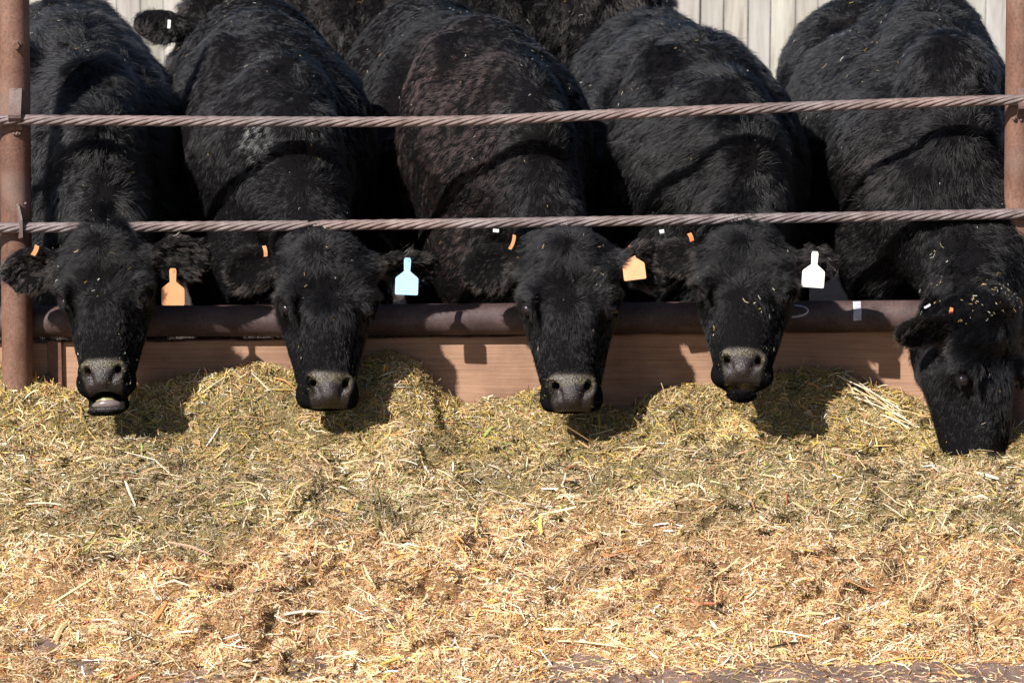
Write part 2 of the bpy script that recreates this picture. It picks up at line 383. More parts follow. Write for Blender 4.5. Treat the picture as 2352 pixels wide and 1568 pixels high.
def head_field(f, H, ears, jaw=0.0, lip=False):
    A, k = H.A, H.k
    wd = lambda a: H.w * float(np.interp(a, [0, .15, .3, .42], [1.14, 1.12, 1.06, 1.02]))
    def E(s, n, a, rs, rn, ra, kk=.03, sub=False): f.ell(H(s * wd(a), n, a), np.array([rs * (1 if sub else wd(a)), rn, ra]) * k, A, kk * k, sub)
    def Cn(p, q, ra, rb, kk=.03, sub=False): f.cone(H(p[0] * wd(p[2]), *p[1:]), H(q[0] * wd(q[2]), *q[1:]), ra * k, rb * k, kk * k, sub)
    E(0, -.085, .07, .098, .08, .075); E(0, -.035, .02, .062, .04, .04, .04); E(0, -.068, .13, .104, .064, .115)
    E(0, -.155, .12, .075, .075, .11, .05)
    for q in (-1, 1):
        E(q * .080, -.042, .152, .033, .033, .036, .022)
        Cn((q * .056, -.115, .17), (q * .034, -.085, .335), .052, .040, .03)
        E(q * .036, -.05, .392, .036, .036, .034, .022)
    Cn((0, -.062, .2), (0, -.056, .36), .066, .052, .035)
    Cn((-.02, -.045, .2), (-.018, -.040, .34), .04, .035, .03); Cn((.02, -.045, .2), (.018, -.040, .34), .04, .035, .03)
    E(0, -.052, .378, .064, .05, .048, .025)
    E(0, -.022, .372, .042, .022, .040, .018)
    if jaw:
        Cn((0, -.14, .2), (0, -.115, .38), .045, .034, .02); E(0, -.085, .440, .050, .044, .030, .018); E(0, -.054, .460, .048, .026, .014, .010); E(0, -.044, .432, .040, .045, .019, .008, True)
    else:
        Cn((0, -.12, .2), (0, -.095, .37), .045, .032, .03)
        E(0, -.080 if lip else -.088, .424 if lip else .40, .042, .036, .028, .02)
        E(0, -.070, .424, .07, .05, .0045, .008, True)
    for q in (-1, 1):
        E(q * .071, -.012, .262, .012, .026, .075, .025, True)                       # hollow beside the bridge
        E(q * .048, -.006, .366, .014, .014, .024, .01); Cn((q * .024, .003, .389), (q * .046, .000, .357), .0085, .0115, .004, True); Cn((q * .040, .002, .366), (q * .026, -.055, .352), .0105, .008, .005, True); E(0, .000, .384, .016, .010, .022, .012)
        Cn((q * .108, -.030, .160), (q * .092, -.020, .190), .012, .009, .007, True)     # socket
        Cn((q * .078, -.008, .146), (q * .084, -.012, .196), .0085, .006, .008); Cn((q * .078, -.008, .146), (q * .106, -.03, .142), .008, .006, .01)      # upper lid and brow
        Cn((q * .100, -.050, .150), (q * .100, -.036, .196), .006, .005, .010)
    for e in ears:
        b, d, wv, cv, L, W = e['b'], e['d'], e['w'], e['c'], e['L'], e['W']
        Ae = np.stack([d, wv, cv]); c = b + d * L * .56
        f.cone(H(e['q'] * .085, -.07, .06), b + d * .03, .034 * k, .022 * k, .03)
        f.ell(c, (L * .50, W * .5, .017), Ae, .012); f.ell(c + cv * .0185 + d * .004, (L * .40, W * .38, .0165), Ae, .006, True)
def ear(H, q, L=.15, W=.10, drop=.0, back=.25, face=.35, twist=0, world=None):
    """q: -1 picture left, 1 right; drop: how far the ear hangs; back: sweep away from the camera; twist: turns the cup down"""
    d = nrm(H.vec(q, -back * .3, drop)); b = H(q * .105, -.055, .060)
    if world is not None: d = nrm(np.array(world, float))
    c = nrm(H.vec(-q * face * .3, 1, face + twist)); c = nrm(c - d * (c @ d)); wv = np.cross(c, d)
    return dict(q=q, b=b, d=d, w=wv, c=c, L=L * H.k * 1.1, W=W * H.k * 1.18)

def grow(root, V, Q, H, ears, Bf, coat, n_guides, kids, seed, name='coat'):
    """winter coat: guide hairs with clumped children, combed by anatomy, as one hair-curves child"""
    r = np.random.default_rng(seed); nv, area = vnormals(V, Q)
    fc = V[Q].mean(1); fn = nrm(nv[Q].mean(1))
    view = nrm(np.array([0, -CAM_D, CAM_H]) - fc); facing = (fn * view).sum(1); u, v = proj(fc)
    wgt = area * np.clip((facing + .45) * 2.2, .0, 1)
    inside = (u > -160) & (u < 2520) & (v > -160) & (v < 1200); wgt *= np.where(inside, 1, .08)
    wgt *= np.where(fc[:, 2] < .40, np.where(fc[:, 1] > .02, .25, 1), 1); wgt *= np.where(fc[:, 1] > 1.4, .6, 1)
    L0 = H.local(fc) if H else np.zeros_like(fc)
    ishead = (L0[:, 2] > -.03) & (np.abs(L0[:, 0]) < .15) & (L0[:, 1] > -.2) if H else np.zeros(len(fc), bool)
    wgt *= np.where(ishead, 2.6, 1)
    fi = r.choice(len(Q), n_guides, p=wgt / wgt.sum()); a, b = r.random(n_guides), r.random(n_guides)
    wq = np.stack([(1 - a) * (1 - b), a * (1 - b), a * b, (1 - a) * b], -1)[..., None]
    p = (V[Q[fi]] * wq).sum(1); n = nrm((nv[Q[fi]] * wq).sum(1)); ng = n_guides
    # body flow
    back = np.array([-math.sin(Bf['th']), math.cos(Bf['th']), 0]); side = np.array([back[1], -back[0], 0])
    lat = (p - Bf['o']) @ side
    flow = back * .35 + np.array([0, 0, -1.]) * coat.get('down', .9) + np.outer(np.tanh(lat / .08), side) * .55
    for wc, wr in coat.get('whorls', []):
        dd = p - wc; ds = np.linalg.norm(dd, axis=1); k = np.exp(-(ds / wr) ** 2)[:, None]; flow = flow * (1 - k) + nrm(dd) * k * 1.4
    length = coat.get('len', .030) * (1 + .35 * noise(p, 9, seed)); lift = np.full(ng, coat.get('lift', .42)); rad = np.full(ng, .00024)
    amp1, amp2 = coat.get('n1', .55), coat.get('n2', .35)
    if H:
        l = H.local(p); s_, n_, a_ = l.T; hd = sm(a_, -.05, .015) * (np.abs(s_) < .135) * (n_ > -.21) * sm(-np.linalg.norm(p - H(0, -.06, .2), axis=1), -.32, -.25)
        W1 = coat.get('whorl', (.0, .17)); e1 = np.stack([s_ - W1[0], np.zeros(ng), a_ - W1[1]], -1)
        dir1 = nrm(e1 * [1, 1, 1.1]); below = sm(a_, W1[1] - .01, W1[1] + .08)[:, None]
        dir1 = nrm(dir1 * (1 - .75 * below) + np.array([0, 0, 1.]) * below * 1.1)
        W2 = coat.get('tuft', (.0, .035)); e2 = np.stack([s_ - W2[0], np.zeros(ng), a_ - W2[1]], -1); k2 = sm(-a_, -.115, -.06)[:, None]
        dir1 = nrm(dir1 * (1 - k2) + nrm(e2) * k2); side_ = sm(np.abs(s_), .07, .10)[:, None]
        dir1 = nrm(dir1 + side_ * np.stack([np.sign(s_) * .3, -np.ones(ng) * .6, np.ones(ng) * .4], -1))
        hdir = dir1 @ H.A; hk = hd[:, None]; flow = flow * (1 - hk) + hdir * hk * 1.5
        hl = np.interp(a_, [-.05, .03, .10, .19, .26, .33, .37], [.017, .022, .023, .018, .012, .009, .005]) * coat.get('face', 1)
        length = np.where(hd > .5, hl * (1 + .3 * noise(p, 30, seed + 2)), length)
        lift = np.where(hd > .5, np.interp(a_, [-.05, .04, .12, .25, .35], [.60, .45, .30, .20, .14]), lift)
        nose = nose_mask(l); length = length * (1 - nose * .96)
        for q in (-1, 1):
            de = np.linalg.norm((l - [q * .110, -.026, .172]) / [.026, .026, .026], axis=1); length *= sm(de, .85, 1.25) * .995 + .005
        dnz = np.min([np.linalg.norm((l - [q * .043, .0, .370]) / [.020, .03, .024], axis=1) for q in (-1, 1)], 0); length *= sm(dnz, .9, 1.2)
        earin = np.zeros(ng, bool)
        for e in ears:
            q = p - e['b']; t = q @ e['d'] / e['L']; wd = q @ e['w'] / e['W'] * 2; cc = q @ e['c']
            on = (t > .08) & (t < 1.2) & (np.abs(wd) < 1.3) & (np.abs(cc) < .05) & (np.abs(s_) > .10)
            inner = on & ((n * e['c']).sum(1) > .1)
            fe = e['d'] * 1.0 + np.outer(np.sign(wd) * np.abs(wd) ** 2, e['w']) * .9
            flow[on] = fe[on] * 1.4; length[on] = np.where(np.abs(wd[on]) > .6, .017, .012) * (1 + .3 * noise(p[on], 40, seed)); lift[on] = .24
            length[inner] *= 1.1; lift[inner] = .5; earin |= inner
    nn = noise3(p, 16, seed % 20); n2 = noise3(p, 60, (seed + 3) % 20); n3 = r.normal(size=(ng, 3))
    hm = (np.where(hd > .5, .45, 1) if H else np.ones(ng))[:, None]
    flow = nrm(flow) + nn * amp1 * hm + n2 * amp2 * hm + n3 * .13
    flow = nrm(flow - n * (flow * n).sum(1, keepdims=True))
    if 'curl' in coat: lift = lift + coat['curl'] * noise(p, 55, seed + 5)
    keep = length > .0015
    p, n, flow, length, lift = p[keep], n[keep], flow[keep], length[keep], lift[keep]; ng = len(p)
    # guides -> children
    K = kids; sp = np.clip(length * .30, .0020, .0075)
    bt = np.cross(n, flow); o1 = r.normal(size=(ng, K)) * sp[:, None]; o2 = r.normal(size=(ng, K)) * sp[:, None]
    off = o1[..., None] * flow[:, None] + o2[..., None] * bt[:, None]
    off -= n[:, None] * ((o1 ** 2 + o2 ** 2) * 6)[..., None]
    T = np.array([0, .3, .65, 1.0]); Lk = length[:, None] * r.uniform(.65, 1.15, (ng, K)); lk = lift[:, None] + r.normal(size=(ng, K)) * .12
    fk = flow[:, None] + r.normal(size=(ng, K, 3)) * .14
    clump = r.uniform(.3, .85, ng)[:, None, None] * np.array([0, .25, .65, 1.0])
    base = p[:, None] - n[:, None] * .0015
    pts = np.empty((ng, K, 4, 3), np.float32)
    for i, t in enumerate(T):
        up = lk * (t - .42 * t * t) * 1.25
        ax = base + off * (1 - clump[..., i])[..., None] + Lk[..., None] * (fk * (t * .92)[..., None] if False else fk * t * .92) + (Lk * up)[..., None] * n[:, None]
        pts[:, :, i] = ax
    pts[:, :, 3, 2] -= Lk * .06
    nh = ng * K; hc = bpy.data.hair_curves.new(name); hc.add_curves([4] * nh)
    hc.position_data.foreach_set('vector', pts.ravel())
    ra = hc.attributes.new('radius', 'FLOAT', 'POINT'); rr = np.empty((nh, 4), np.float32)
    base_r = np.repeat(np.clip(length / .03, .6, 1.1) * coat.get('rad', .00034) * (np.where(hd > .5, .85, 1)[keep] if H else 1), K); rr[:] = base_r[:, None] * np.array([1, .95, .7, .25]); ra.data.foreach_set('value', rr.ravel())
    col = np.tile(np.array(coat.get('col', (.0038, .0036, .0043))), (ng, 1)) * (1 + .5 * np.clip(noise(p, 5, seed + 7), -.6, 1.5))[:, None]
    if H: col[earin[keep]] = (.022, .017, .016)
    for c, rd, cc, st_ in coat.get('patches', []):
        dd = np.linalg.norm((p - c) / rd, axis=1) + .25 * noise(p, 25, 3); k = (sm(-dd, -1.35, -.45) * st_)[:, None]; col = col * (1 - k) + np.array(cc) * k
    col = col * np.exp(r.normal(size=(ng, 1)) * .55)
    col = np.repeat(np.clip(col, .001, 1), K, 0) * r.uniform(.4, 1.7, (nh, 1)); gr = r.random(nh) < .01; col[gr] = (.06, .05, .045)
    at = hc.attributes.new('tint', 'FLOAT_COLOR', 'CURVE'); cc = np.ones((nh, 4), np.float32); cc[:, :3] = col; at.data.foreach_set('color', cc.ravel())
    hc.materials.append(M_hair); o = link(name, hc, root); return o, p + n * (length * lift * .5)[:, None], n

def nose_mask(l):
    s, n, a = l[..., 0], l[..., 1], l[..., 2]
    wob = .003 * noise(l, 60, 4); top = sm(a + wob + 5 * s * s * 0 - 2.2 * s * s, .326, .338); hw = np.interp(a, [.33, .36, .385, .42], [.046, .052, .046, .038]) + wob; sid = 1 - sm(np.abs(s), hw, hw + .010)
    return top * sid * sm(n, -.052, -.04) * (1 - sm(a, .418, .43))

FLECKS = []
def cow(label, H, Bf, prims, ears, coat, seed, jaw=0, lip=False, grid=None, guides=26000, kids=12, group='black cattle feeding along the bunk', noise_amp=.004, extra=None):
    root = empty('cow', (float(Bf['o'][0]), float(Bf['o'][1]), 0)); tag(root, label, 'cow', group)
    f = Field(*[axis_pts(g) for g in grid])
    prims(f)
    if H is not None: head_field(f, H, ears, jaw, lip)
    def disp(p):
        d = noise_amp * (noise(p, 14, seed) + .35 * noise(p, 38, seed + 1))
        if H is not None: d *= 1 - .85 * sm(-np.linalg.norm(p - H(0, -.05, .25), axis=1), -.26, -.16)
        return d + (extra(p) if extra else 0)
    f.displace(disp); V, Q = f.mesh(); V = relax(V, Q, 1, .4)
    me = mesh_np('body', V, Q, [M_skin], True)
    l = H.local(V) if H is not None else np.full(V.shape, -9.)
    m = nose_mask(l)
    lipm = 1 - sm(np.linalg.norm((l - ([0, -.042, .450] if jaw else [0, -.066, .424])) / ([.050, .036, .016] if jaw else [.040, .03, .010]), axis=1), .8, 1.15) if (jaw or lip) else np.zeros(len(V)); m = np.maximum(m, lipm)
    lid = np.max([np.exp(-(np.linalg.norm((l - [q * .103, -.028, .174]) / [.026, .026, .032], axis=1) - .75) ** 2 / .03) for q in (-1, 1)], 0) * .22; m = np.maximum(m, lid)
    crumb = sm(l[:, 2], .33, .345) * (1 - sm(l[:, 2], .352, .372) * (1 - sm(np.abs(l[:, 0]), .035, .06))) * .75
    at = me.attributes.new('nose', 'FLOAT', 'POINT'); at.data.foreach_set('value', m.astype(np.float32))
    at = me.attributes.new('crumb', 'FLOAT', 'POINT'); at.data.foreach_set('value', crumb.astype(np.float32))
    link('body', me, root)
    _, hp, hn = grow(root, V, Q, H, ears, Bf, coat, guides, kids, seed)
    FLECKS.append((hp, hn, seed, 0))
    if H is not None:
        nv, _a = vnormals(V, Q); on = np.nonzero((crumb > .4) & (m > .05) | ((l[:, 2] > .322) & (l[:, 2] < .40) & (l[:, 1] > -.05) & (np.abs(l[:, 0]) < .08)))[0]; FLECKS.append((V[on], nv[on], seed, 1))
    if H is not None:
        for q in (-1, 1):
            th = np.linspace(0, np.pi, 11)[1:-1]; ph = np.linspace(0, 2 * np.pi, 20, endpoint=False); c = H(q * .101, -.0385, .175)
            pass; S = np.array([[0, 0, 1]] + [[math.sin(a) * math.cos(b), math.sin(a) * math.sin(b), math.cos(a)] for a in th for b in ph] + [[0, 0, -1]]) * .0155 * H.k + c
            nq = np.array([[1 + i * 20 + j, 1 + (i + 1) * 20 + j, 1 + (i + 1) * 20 + (j + 1) % 20, 1 + i * 20 + (j + 1) % 20] for i in range(8) for j in range(20)])
            nt_ = np.array([[0, 1 + j, 1 + (j + 1) % 20] for j in range(20)] + [[181 - 0, 161 - 20 + (j + 1) % 20 + 0, 161 - 20 + j] for j in range(20)])
            nt_[20:, 0] = len(S) - 1; nt_[20:, 1] = [1 + 8 * 20 + (j + 1) % 20 for j in range(20)]; nt_[20:, 2] = [1 + 8 * 20 + j for j in range(20)]
            link('eye', mesh_np('eye', S, [nq, nt_], [M_eye], True), root)
    return root, (V, Q)

def ear_tag(root, at, m, tilt=0, yaw=0, pitch=-8, s=1.0, name='ear_tag', hole=True):
    """six sided tag with a neck; at = where the neck meets the ear; hangs down from there"""
    o = [(-.0085, 0), (-.0075, -.026), (-.026, -.041), (-.0275, -.045), (-.0275, -.080), (-.0255, -.0825), (.0255, -.0825), (.0275, -.080), (.0275, -.045), (.026, -.041), (.0075, -.026), (.0085, 0), (.006, .006), (-.006, .006)]
    M = Matrix.Translation(Vector(at)) @ Matrix.Rotation(R(tilt), 4, 'Y') @ Matrix.Rotation(R(yaw), 4, 'Z') @ Matrix.Rotation(R(pitch), 4, 'X')
    V, F = plate(np.array(o)[::-1] * s, .0016, M); ob = link(name, mesh_np(name, V, F, [m]), root)
    th = np.linspace(0, 2 * np.pi, 12, endpoint=False); o2 = np.stack([.0042 * np.cos(th), .0042 * np.sin(th) + .001], -1)
    V, F = plate(o2[::-1], .003, M @ Matrix.Translation((0, -.0012, 0))); link('tag_stud', mesh_np('tag_stud', V, F, [m]), ob)
    return ob
def tag_strip(root, at, m, L=.03, W=.009, tilt=0, name='tag_button', bend=.3):
    """the back of a tag seen nearly edge on: a short curved strip"""
    n = 7; t = np.linspace(-.5, .5, n); V = []
    for q in t:
        for x in (-.5, .5):
            for y in (-.0009, .0009): V.append((x * W + bend * L * (.25 - q * q), y + .004 * (q * q), -q * L))
    V = np.array(V); F = []
    for i in range(n - 1):
        a = i * 4; b = a + 4; F += [[a, a + 2, b + 2, b], [a + 1, b + 1, b + 3, a + 3], [a, b, b + 1, a + 1], [a + 2, a + 3, b + 3, b + 2]]
    F += [[0, 1, 3, 2], [n * 4 - 4, n * 4 - 2, n * 4 - 1, n * 4 - 3]]
    M = np.array(Matrix.Translation(Vector(at)) @ Matrix.Rotation(R(tilt), 4, 'Y')); V = V @ M[:3, :3].T + M[:3, 3]
    return link(name, mesh_np(name, V, np.array(F), [m]), root)

def std_body(Bf, H, k=1.0, neck=1.0):
    o, th = Bf['o'], Bf['th']; rt = np.array([math.cos(th), math.sin(th), 0]); bk = np.array([-math.sin(th), math.cos(th), 0])
    A = np.stack([rt, bk, [0, 0, 1]])
    def B(l, b, z): return o + rt * l + bk * b + np.array([0, 0, z * k])
    def prims(f):
        f.chain([(H(0, -.11, .08), .075), (B(.03, .135, .79), .115 * neck), (B(-.01, .30, .86), .205 * neck), (B(-.02, .5, .88), .2)], .05)
        f.chain([(H(0, -.125, .09), .05), (B(.05, .085, .83), .072), (B(.035, .115, .93), .09), (B(.01, .26, 1.01), .10), (B(0, .6, 1.07), .115), (B(0, 1.1, 1.03), .12), (B(0, 1.6, 1.04), .13)], .05)
        f.ell(B(-.0, .50, .87), (.248, .25, .285), A, .05); f.ell(B(0, 1.08, .80), (.29, .55, .34), A, .06)
        f.ell(B(-.16, .84, 1.14), (.10, .12, .16), A, .08, True); f.ell(B(.16, .84, 1.12), (.08, .12, .16), A, .08, True)
        f.ell(B(-.20, .80, 1.08), (.10, .09, .20), A, .07, True); f.ell(B(-.13, .50, 1.0), (.08, .16, .16), A, .04)
        f.ell(B(0, 1.62, .88), (.25, .30, .27), A, .06); f.ell(B(-.02, .30, .64), (.18, .19, .22), A, .06)
        for q in (-1, 1):
            f.ell(B(q * .15, .42, .80), (.09, .16, .24), A, .05)
            f.chain([(B(q * .16, .48, .62), .10), (B(q * .15, .46, .40), .052), (B(q * .15, .47, .24), .036), (B(q * .15, .46, .10), .034), (B(q * .15, .44, .035), .042)], .03)
            f.chain([(B(q * .16, 1.6, .70), .14), (B(q * .15, 1.5, .50), .075), (B(q * .15, 1.72, .36), .042), (B(q * .15, 1.68, .10), .036), (B(q * .15, 1.66, .035), .042)], .03)
        f.chain([(B(0, 1.9, 1.0), .03), (B(0, 1.97, .8), .02), (B(0, 1.98, .4), .022)], .02)
    return prims, B
def std_grid(x0, zlo=.28, ylo=-.43):
    return ([(x0 - .92, .022), (x0 - .42, .012), (x0 - .27, .0058), (x0 + .27, .014), (x0 + .42, None)],
            [(ylo, .0058), (.04, .010), (.55, .02), (2.05, None)], [(0, .02), (zlo, .0058), (.80, .011), (1.26, None)])

# ------------------------------------------------------------------ setting: ground, feed, fence
def feed_top(x):
    """height of the feed against the bunk board"""
    u = 1176 + 960 * x
    v = np.interp(u, [-400, 0, 60, 130, 260, 340, 420, 600, 690, 790, 880, 960, 1010, 1070, 1150, 1290, 1380, 1450, 1530, 1620, 1720, 1810, 1900, 1950, 2030, 2130, 2230, 2352, 2700],
                  [850, 848, 868, 885, 890, 868, 852, 845, 860, 835, 808, 835, 890, 922, 922, 898, 925, 935, 905, 893, 880, 852, 848, 858, 885, 915, 1000, 1000, 900])
    return .449 - (v - 784) / 948 - .012
HOLES = [(1.10, -.36, .17, .10, .030), (-.64, -.66, .10, .035, .045), (-.13, -.99, .09, .035, .05), (-.98, -.60, .05, .03, .035), (.80, -.60, .12, .03, .035), (.30, -.78, .06, .025, .03), (-.35, -.78, .07, .03, .03), (.48, -.86, .05, .02, .03), (-.95, -.95, .06, .025, .025), (-.85, -.30, .05, .02, .03), (.12, -.34, .12, .02, .025)]
def feed_h(x, y):
    p = np.stack([x, y, 0 * x], -1); t = -y; ht = feed_top(x)
    prof = np.interp(t, [0, .08, .16, .26, .36, .43, .60, .95, 1.15, 1.30, 1.6, 3], [1, .90, .78, .71, .71, .65, .54, .27, .11, .05, .02, -.12])
    base = np.interp(t, [0, .22], [1, 0]); h = (.305 + (ht - .305) * base) * prof
    edge = np.interp(x, [-2, -.3, 0, .35, .8, 1.3, 2], [1.75, 1.56, 1.44, 1.36, 1.27, 1.18, 1.1]) + .03 * noise(p, 5, 14); h = np.where(t > edge - .12, h * (1 - sm(t, edge - .12, edge + .02)) - .05 * sm(t, edge - .05, edge + .02), h)
    am = sm(t, 0, .15) * .6 + .4
    n = .018 * noise(p, 6, 1) + .015 * noise(p, 17, 2) + .010 * noise(p, 42, 3) + .006 * noise(p, 95, 4)
    lowk = 1 + .5 * sm(t, .55, .8); n = n * lowk
    for cx, cy, rx, ry, dp in HOLES: n = n - dp * np.exp(-((x - cx) / rx) ** 2 - ((y - cy) / ry) ** 2) + dp * .5 * np.exp(-((x - cx) / rx / 1.2) ** 2 - ((y - cy - ry * 2.0) / ry) ** 2)
    ledge = .018 * np.tanh((noise(p * [1, 2.2, 1], 5, 5)) * 4)
    return h + (n + ledge) * am * (1 - sm(t, edge - .2, edge + .05) * .85)
def ground_h(x, y):
    p = np.stack([x, y, 0 * x], -1); near = np.exp(-((y + 1.5) / 2.5) ** 2)
    return (.010 * noise(p, 3, 6) + .005 * noise(p, 14, 7) + .003 * noise(p, 45, 8)) * (near + .2) - .004
def hgrid(xs, ys, fn, name, m, kind, label):
    X, Y = np.meshgrid(xs, ys, indexing='ij'); Z = fn(X.ravel(), Y.ravel())
    V = np.stack([X.ravel(), Y.ravel(), Z], -1); a, b = len(xs), len(ys)
    i = np.arange(a - 1)[:, None] * b + np.arange(b - 1)[None]; F = np.stack([i, i + b, i + b + 1, i + 1], -1).reshape(-1, 4)
    return V, F
xs = axis_pts([(-60, 3), (-3, .1), (-1.6, .012), (1.6, .1), (3, 3), (60, None)]); ys = axis_pts([(-40, 3), (-4, .1), (-2.2, .012), (-1.0, .1), (4, 1), (60, None)])
V, F = hgrid(xs, ys, ground_h, '', None, None, None)
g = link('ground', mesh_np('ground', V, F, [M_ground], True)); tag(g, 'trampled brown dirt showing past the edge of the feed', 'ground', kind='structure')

# feed mass and the chopped stalks on it, one uncountable mass
xs = axis_pts([(-2.0, .009), (2.0, None)]); ys = axis_pts([(-1.75, .009), (.055, None)])
FV, FF = hgrid(xs, ys, feed_h, '', None, None, None)
def straws(n, x0, x1, y0, y1, lmu, lsig, wmu, r, palette, dz=(0, .004), tilt=.25, surf=None, curve=.12, wts=None):
    x = r.uniform(x0, x1, n); y = r.uniform(y0, y1, n); hf = surf or feed_h
    z = hf(x, y); e = .004; nx = -(hf(x + e, y) - z) / e; ny = -(hf(x, y + e) - z) / e
    N_ = nrm(np.stack([nx, ny, np.ones(n)], -1)); a = r.uniform(0, 2 * np.pi, n)
    T = np.stack([np.cos(a), np.sin(a), np.zeros(n)], -1); T = nrm(T - N_ * (T * N_).sum(1, keepdims=True) + N_ * (r.normal(size=n) * tilt)[:, None] + r.normal(size=(n, 3)) * .08)
    S = nrm(np.cross(N_, T)); U = np.cross(T, S); ro = r.normal(size=n) * .7; S, U = S * np.cos(ro)[:, None] + U * np.sin(ro)[:, None], U * np.cos(ro)[:, None] - S * np.sin(ro)[:, None]
    L = np.exp(r.normal(size=n) * lsig) * lmu; W = np.exp(r.normal(size=n) * .4) * wmu
    c = np.stack([x, y, z + r.uniform(*dz, n)], -1); cv = r.normal(size=n) * curve * L
    rows = []
    for q, wf in ((-.5, .8), (0, 1), (.5, .55)):
        m_ = c + T * (L * q)[:, None] + S * (cv * (.25 - q * q) * 4)[:, None]
        for sx, up in ((-.5, 0), (0, .28), (.5, 0)): rows.append(m_ + S * (W * wf * sx)[:, None] + U * (W * wf * up)[:, None])
    V = np.stack(rows, 1).reshape(-1, 3); b = np.arange(n)[:, None] * 9
    F = np.concatenate([b + np.array([[0, 1, 4, 3]]), b + np.array([[1, 2, 5, 4]]), b + np.array([[3, 4, 7, 6]]), b + np.array([[4, 5, 8, 7]])])
    return V, F, palette(c, r), c
PAL = {k: np.array(v) for k, v in dict(
    pale=(.70, .54, .30), cream=(.82, .72, .52), white=(.88, .84, .76), olive=(.31, .25, .085), green=(.34, .40, .10), gold=(.60, .42, .11), tan=(.60, .38, .20),
    orange=(.58, .26, .09), red=(.36, .12, .06), brown=(.18, .10, .055), dark=(.055, .04, .022), grey=(.34, .29, .19), pink=(.68, .43, .29)).items()}
def pal_feed(c, r):
    """hay types lie in bands: olive hay by the board, grey green in the middle, orange tan silage at the front"""
    names = list(PAL); n = len(c); P_ = np.stack([PAL[k] for k in names])
    top = dict(pale=.14, cream=.05, white=.012, olive=.21, green=.03, gold=.22, tan=.14, orange=.04, brown=.09, dark=.03, grey=.07)
    mid = dict(pale=.18, cream=.11, white=.02, olive=.15, green=.03, gold=.06, tan=.16, orange=.03, red=.01, brown=.07, dark=.03, grey=.11, pink=.05)
    low = dict(pale=.20, cream=.12, white=.022, olive=.008, green=.006, gold=.10, tan=.25, orange=.12, red=.05, brown=.06, dark=.015, grey=.01, pink=.14)
    W = np.stack([[d.get(k, 0) for k in names] for d in (top, mid, low)]); W = W / W.sum(1, keepdims=True)
    t = -c[:, 1] + .10 * noise(c, 4, 9) + .05 * noise(c, 12, 10); k1 = sm(t, .22, .34); k2 = sm(t, .62, .82)
    w3 = np.stack([1 - k1, k1 * (1 - k2), k1 * k2], -1); z = r.random(n); band = (z[:, None] > np.cumsum(w3, 1)).sum(1).clip(0, 2)
    cs = np.cumsum(W, 1)[band]; i = (r.random(n)[:, None] > cs).sum(1).clip(0, len(names) - 1)
    patch = 1 + .25 * noise(c, 11, 12)
    col = P_[i] * r.uniform(.7, 1.2, n)[:, None] * np.clip(patch, .55, 1.3)[:, None]
    rk = sm(noise(c, 3.2, 13), .55, 1.0) * k2 * .6; col = col * (1 - rk[:, None]) + col * np.array([1.0, .66, .5]) * rk[:, None]
    col *= (1 - .10 * (1 - k1) - .06 * k1 * (1 - k2) + .12 * k2)[:, None]
    return np.clip(col, .01, .92)
def base_tint(c):
    k = sm(-c[:, 1] + .10 * noise(c, 4, 9), .55, .85)[:, None]; return np.array([.24, .19, .085]) * (1 - k) + np.array([.40, .235, .11]) * k
r = np.random.default_rng(11)
ST = []
for x0_, x1_, k_ in ((-1.30, 1.30, 1.0), (-1.75, -1.30, .08), (1.30, 1.75, .08)):
    ST += [straws(int(470000 * k_), x0_, x1_, -1.70, .05, .0068, .5, .0013, r, pal_feed, (-.003, .005), .45),
           straws(int(230000 * k_), x0_, x1_, -1.68, .05, .0135, .45, .0016, r, pal_feed, (-.002, .007), .35),
           straws(int(26000 * k_), x0_, x1_, -1.68, .04, .032, .40, .0024, r, pal_feed, (.001, .009), .22),
           straws(int(2200 * k_), x0_, x1_, -1.60, -.03, .065, .38, .0030, r, pal_feed, (.003, .010), .10, curve=.06)]
Vs, Fs, Cs, o = [FV], [FF], [base_tint(FV)], len(FV)
def drop_buried(S_):
    v_, f_, c_, cc_ = S_; n_ = len(cc_); keep = cc_[:, 2] > ground_h(cc_[:, 0], cc_[:, 1]) - .003
    return v_.reshape(n_, 9, 3)[keep].reshape(-1, 3), (f_.reshape(4, n_, 4)[:, keep] * 0 + (np.arange(keep.sum())[None, :, None] * 9 + np.array([[0, 1, 4, 3], [1, 2, 5, 4], [3, 4, 7, 6], [4, 5, 8, 7]])[:, None])).reshape(-1, 4), c_[keep], cc_[keep]
def on_feed(u, v):
    Y = np.linspace(-1.7, .05, 500); q = np.array([P(u, v, y) for y in Y]); h = feed_h(q[:, 0], q[:, 1]); i = np.nonzero(q[:, 2] > h)[0]; return q[i[-1]] if len(i) else q[0]
def stalk(p, q, w_, col):
    p, q = np.array(p, float), np.array(q, float); n = 5; t = np.linspace(0, 1, n)[:, None]; c = p + (q - p) * t; c[:, 2] += .006 * np.sin(t[:, 0] * 3.1); T = nrm(q - p); S = nrm(np.cross(T, [0, -.5, .86])); U = np.cross(S, T)
    rows = [c + S * (w_ * a) + U * (w_ * b_) for a, b_ in ((-.5, 0), (0, .45), (.5, 0))]; V = np.stack(rows, 1).reshape(-1, 3)
    i = np.arange(n - 1)[:, None] * 3; F = np.concatenate([i + np.array([[k_, k_ + 1, k_ + 4, k_ + 3]]) for k_ in (0, 1)]); return V, F, np.tile(np.array(col), (len(V), 1))
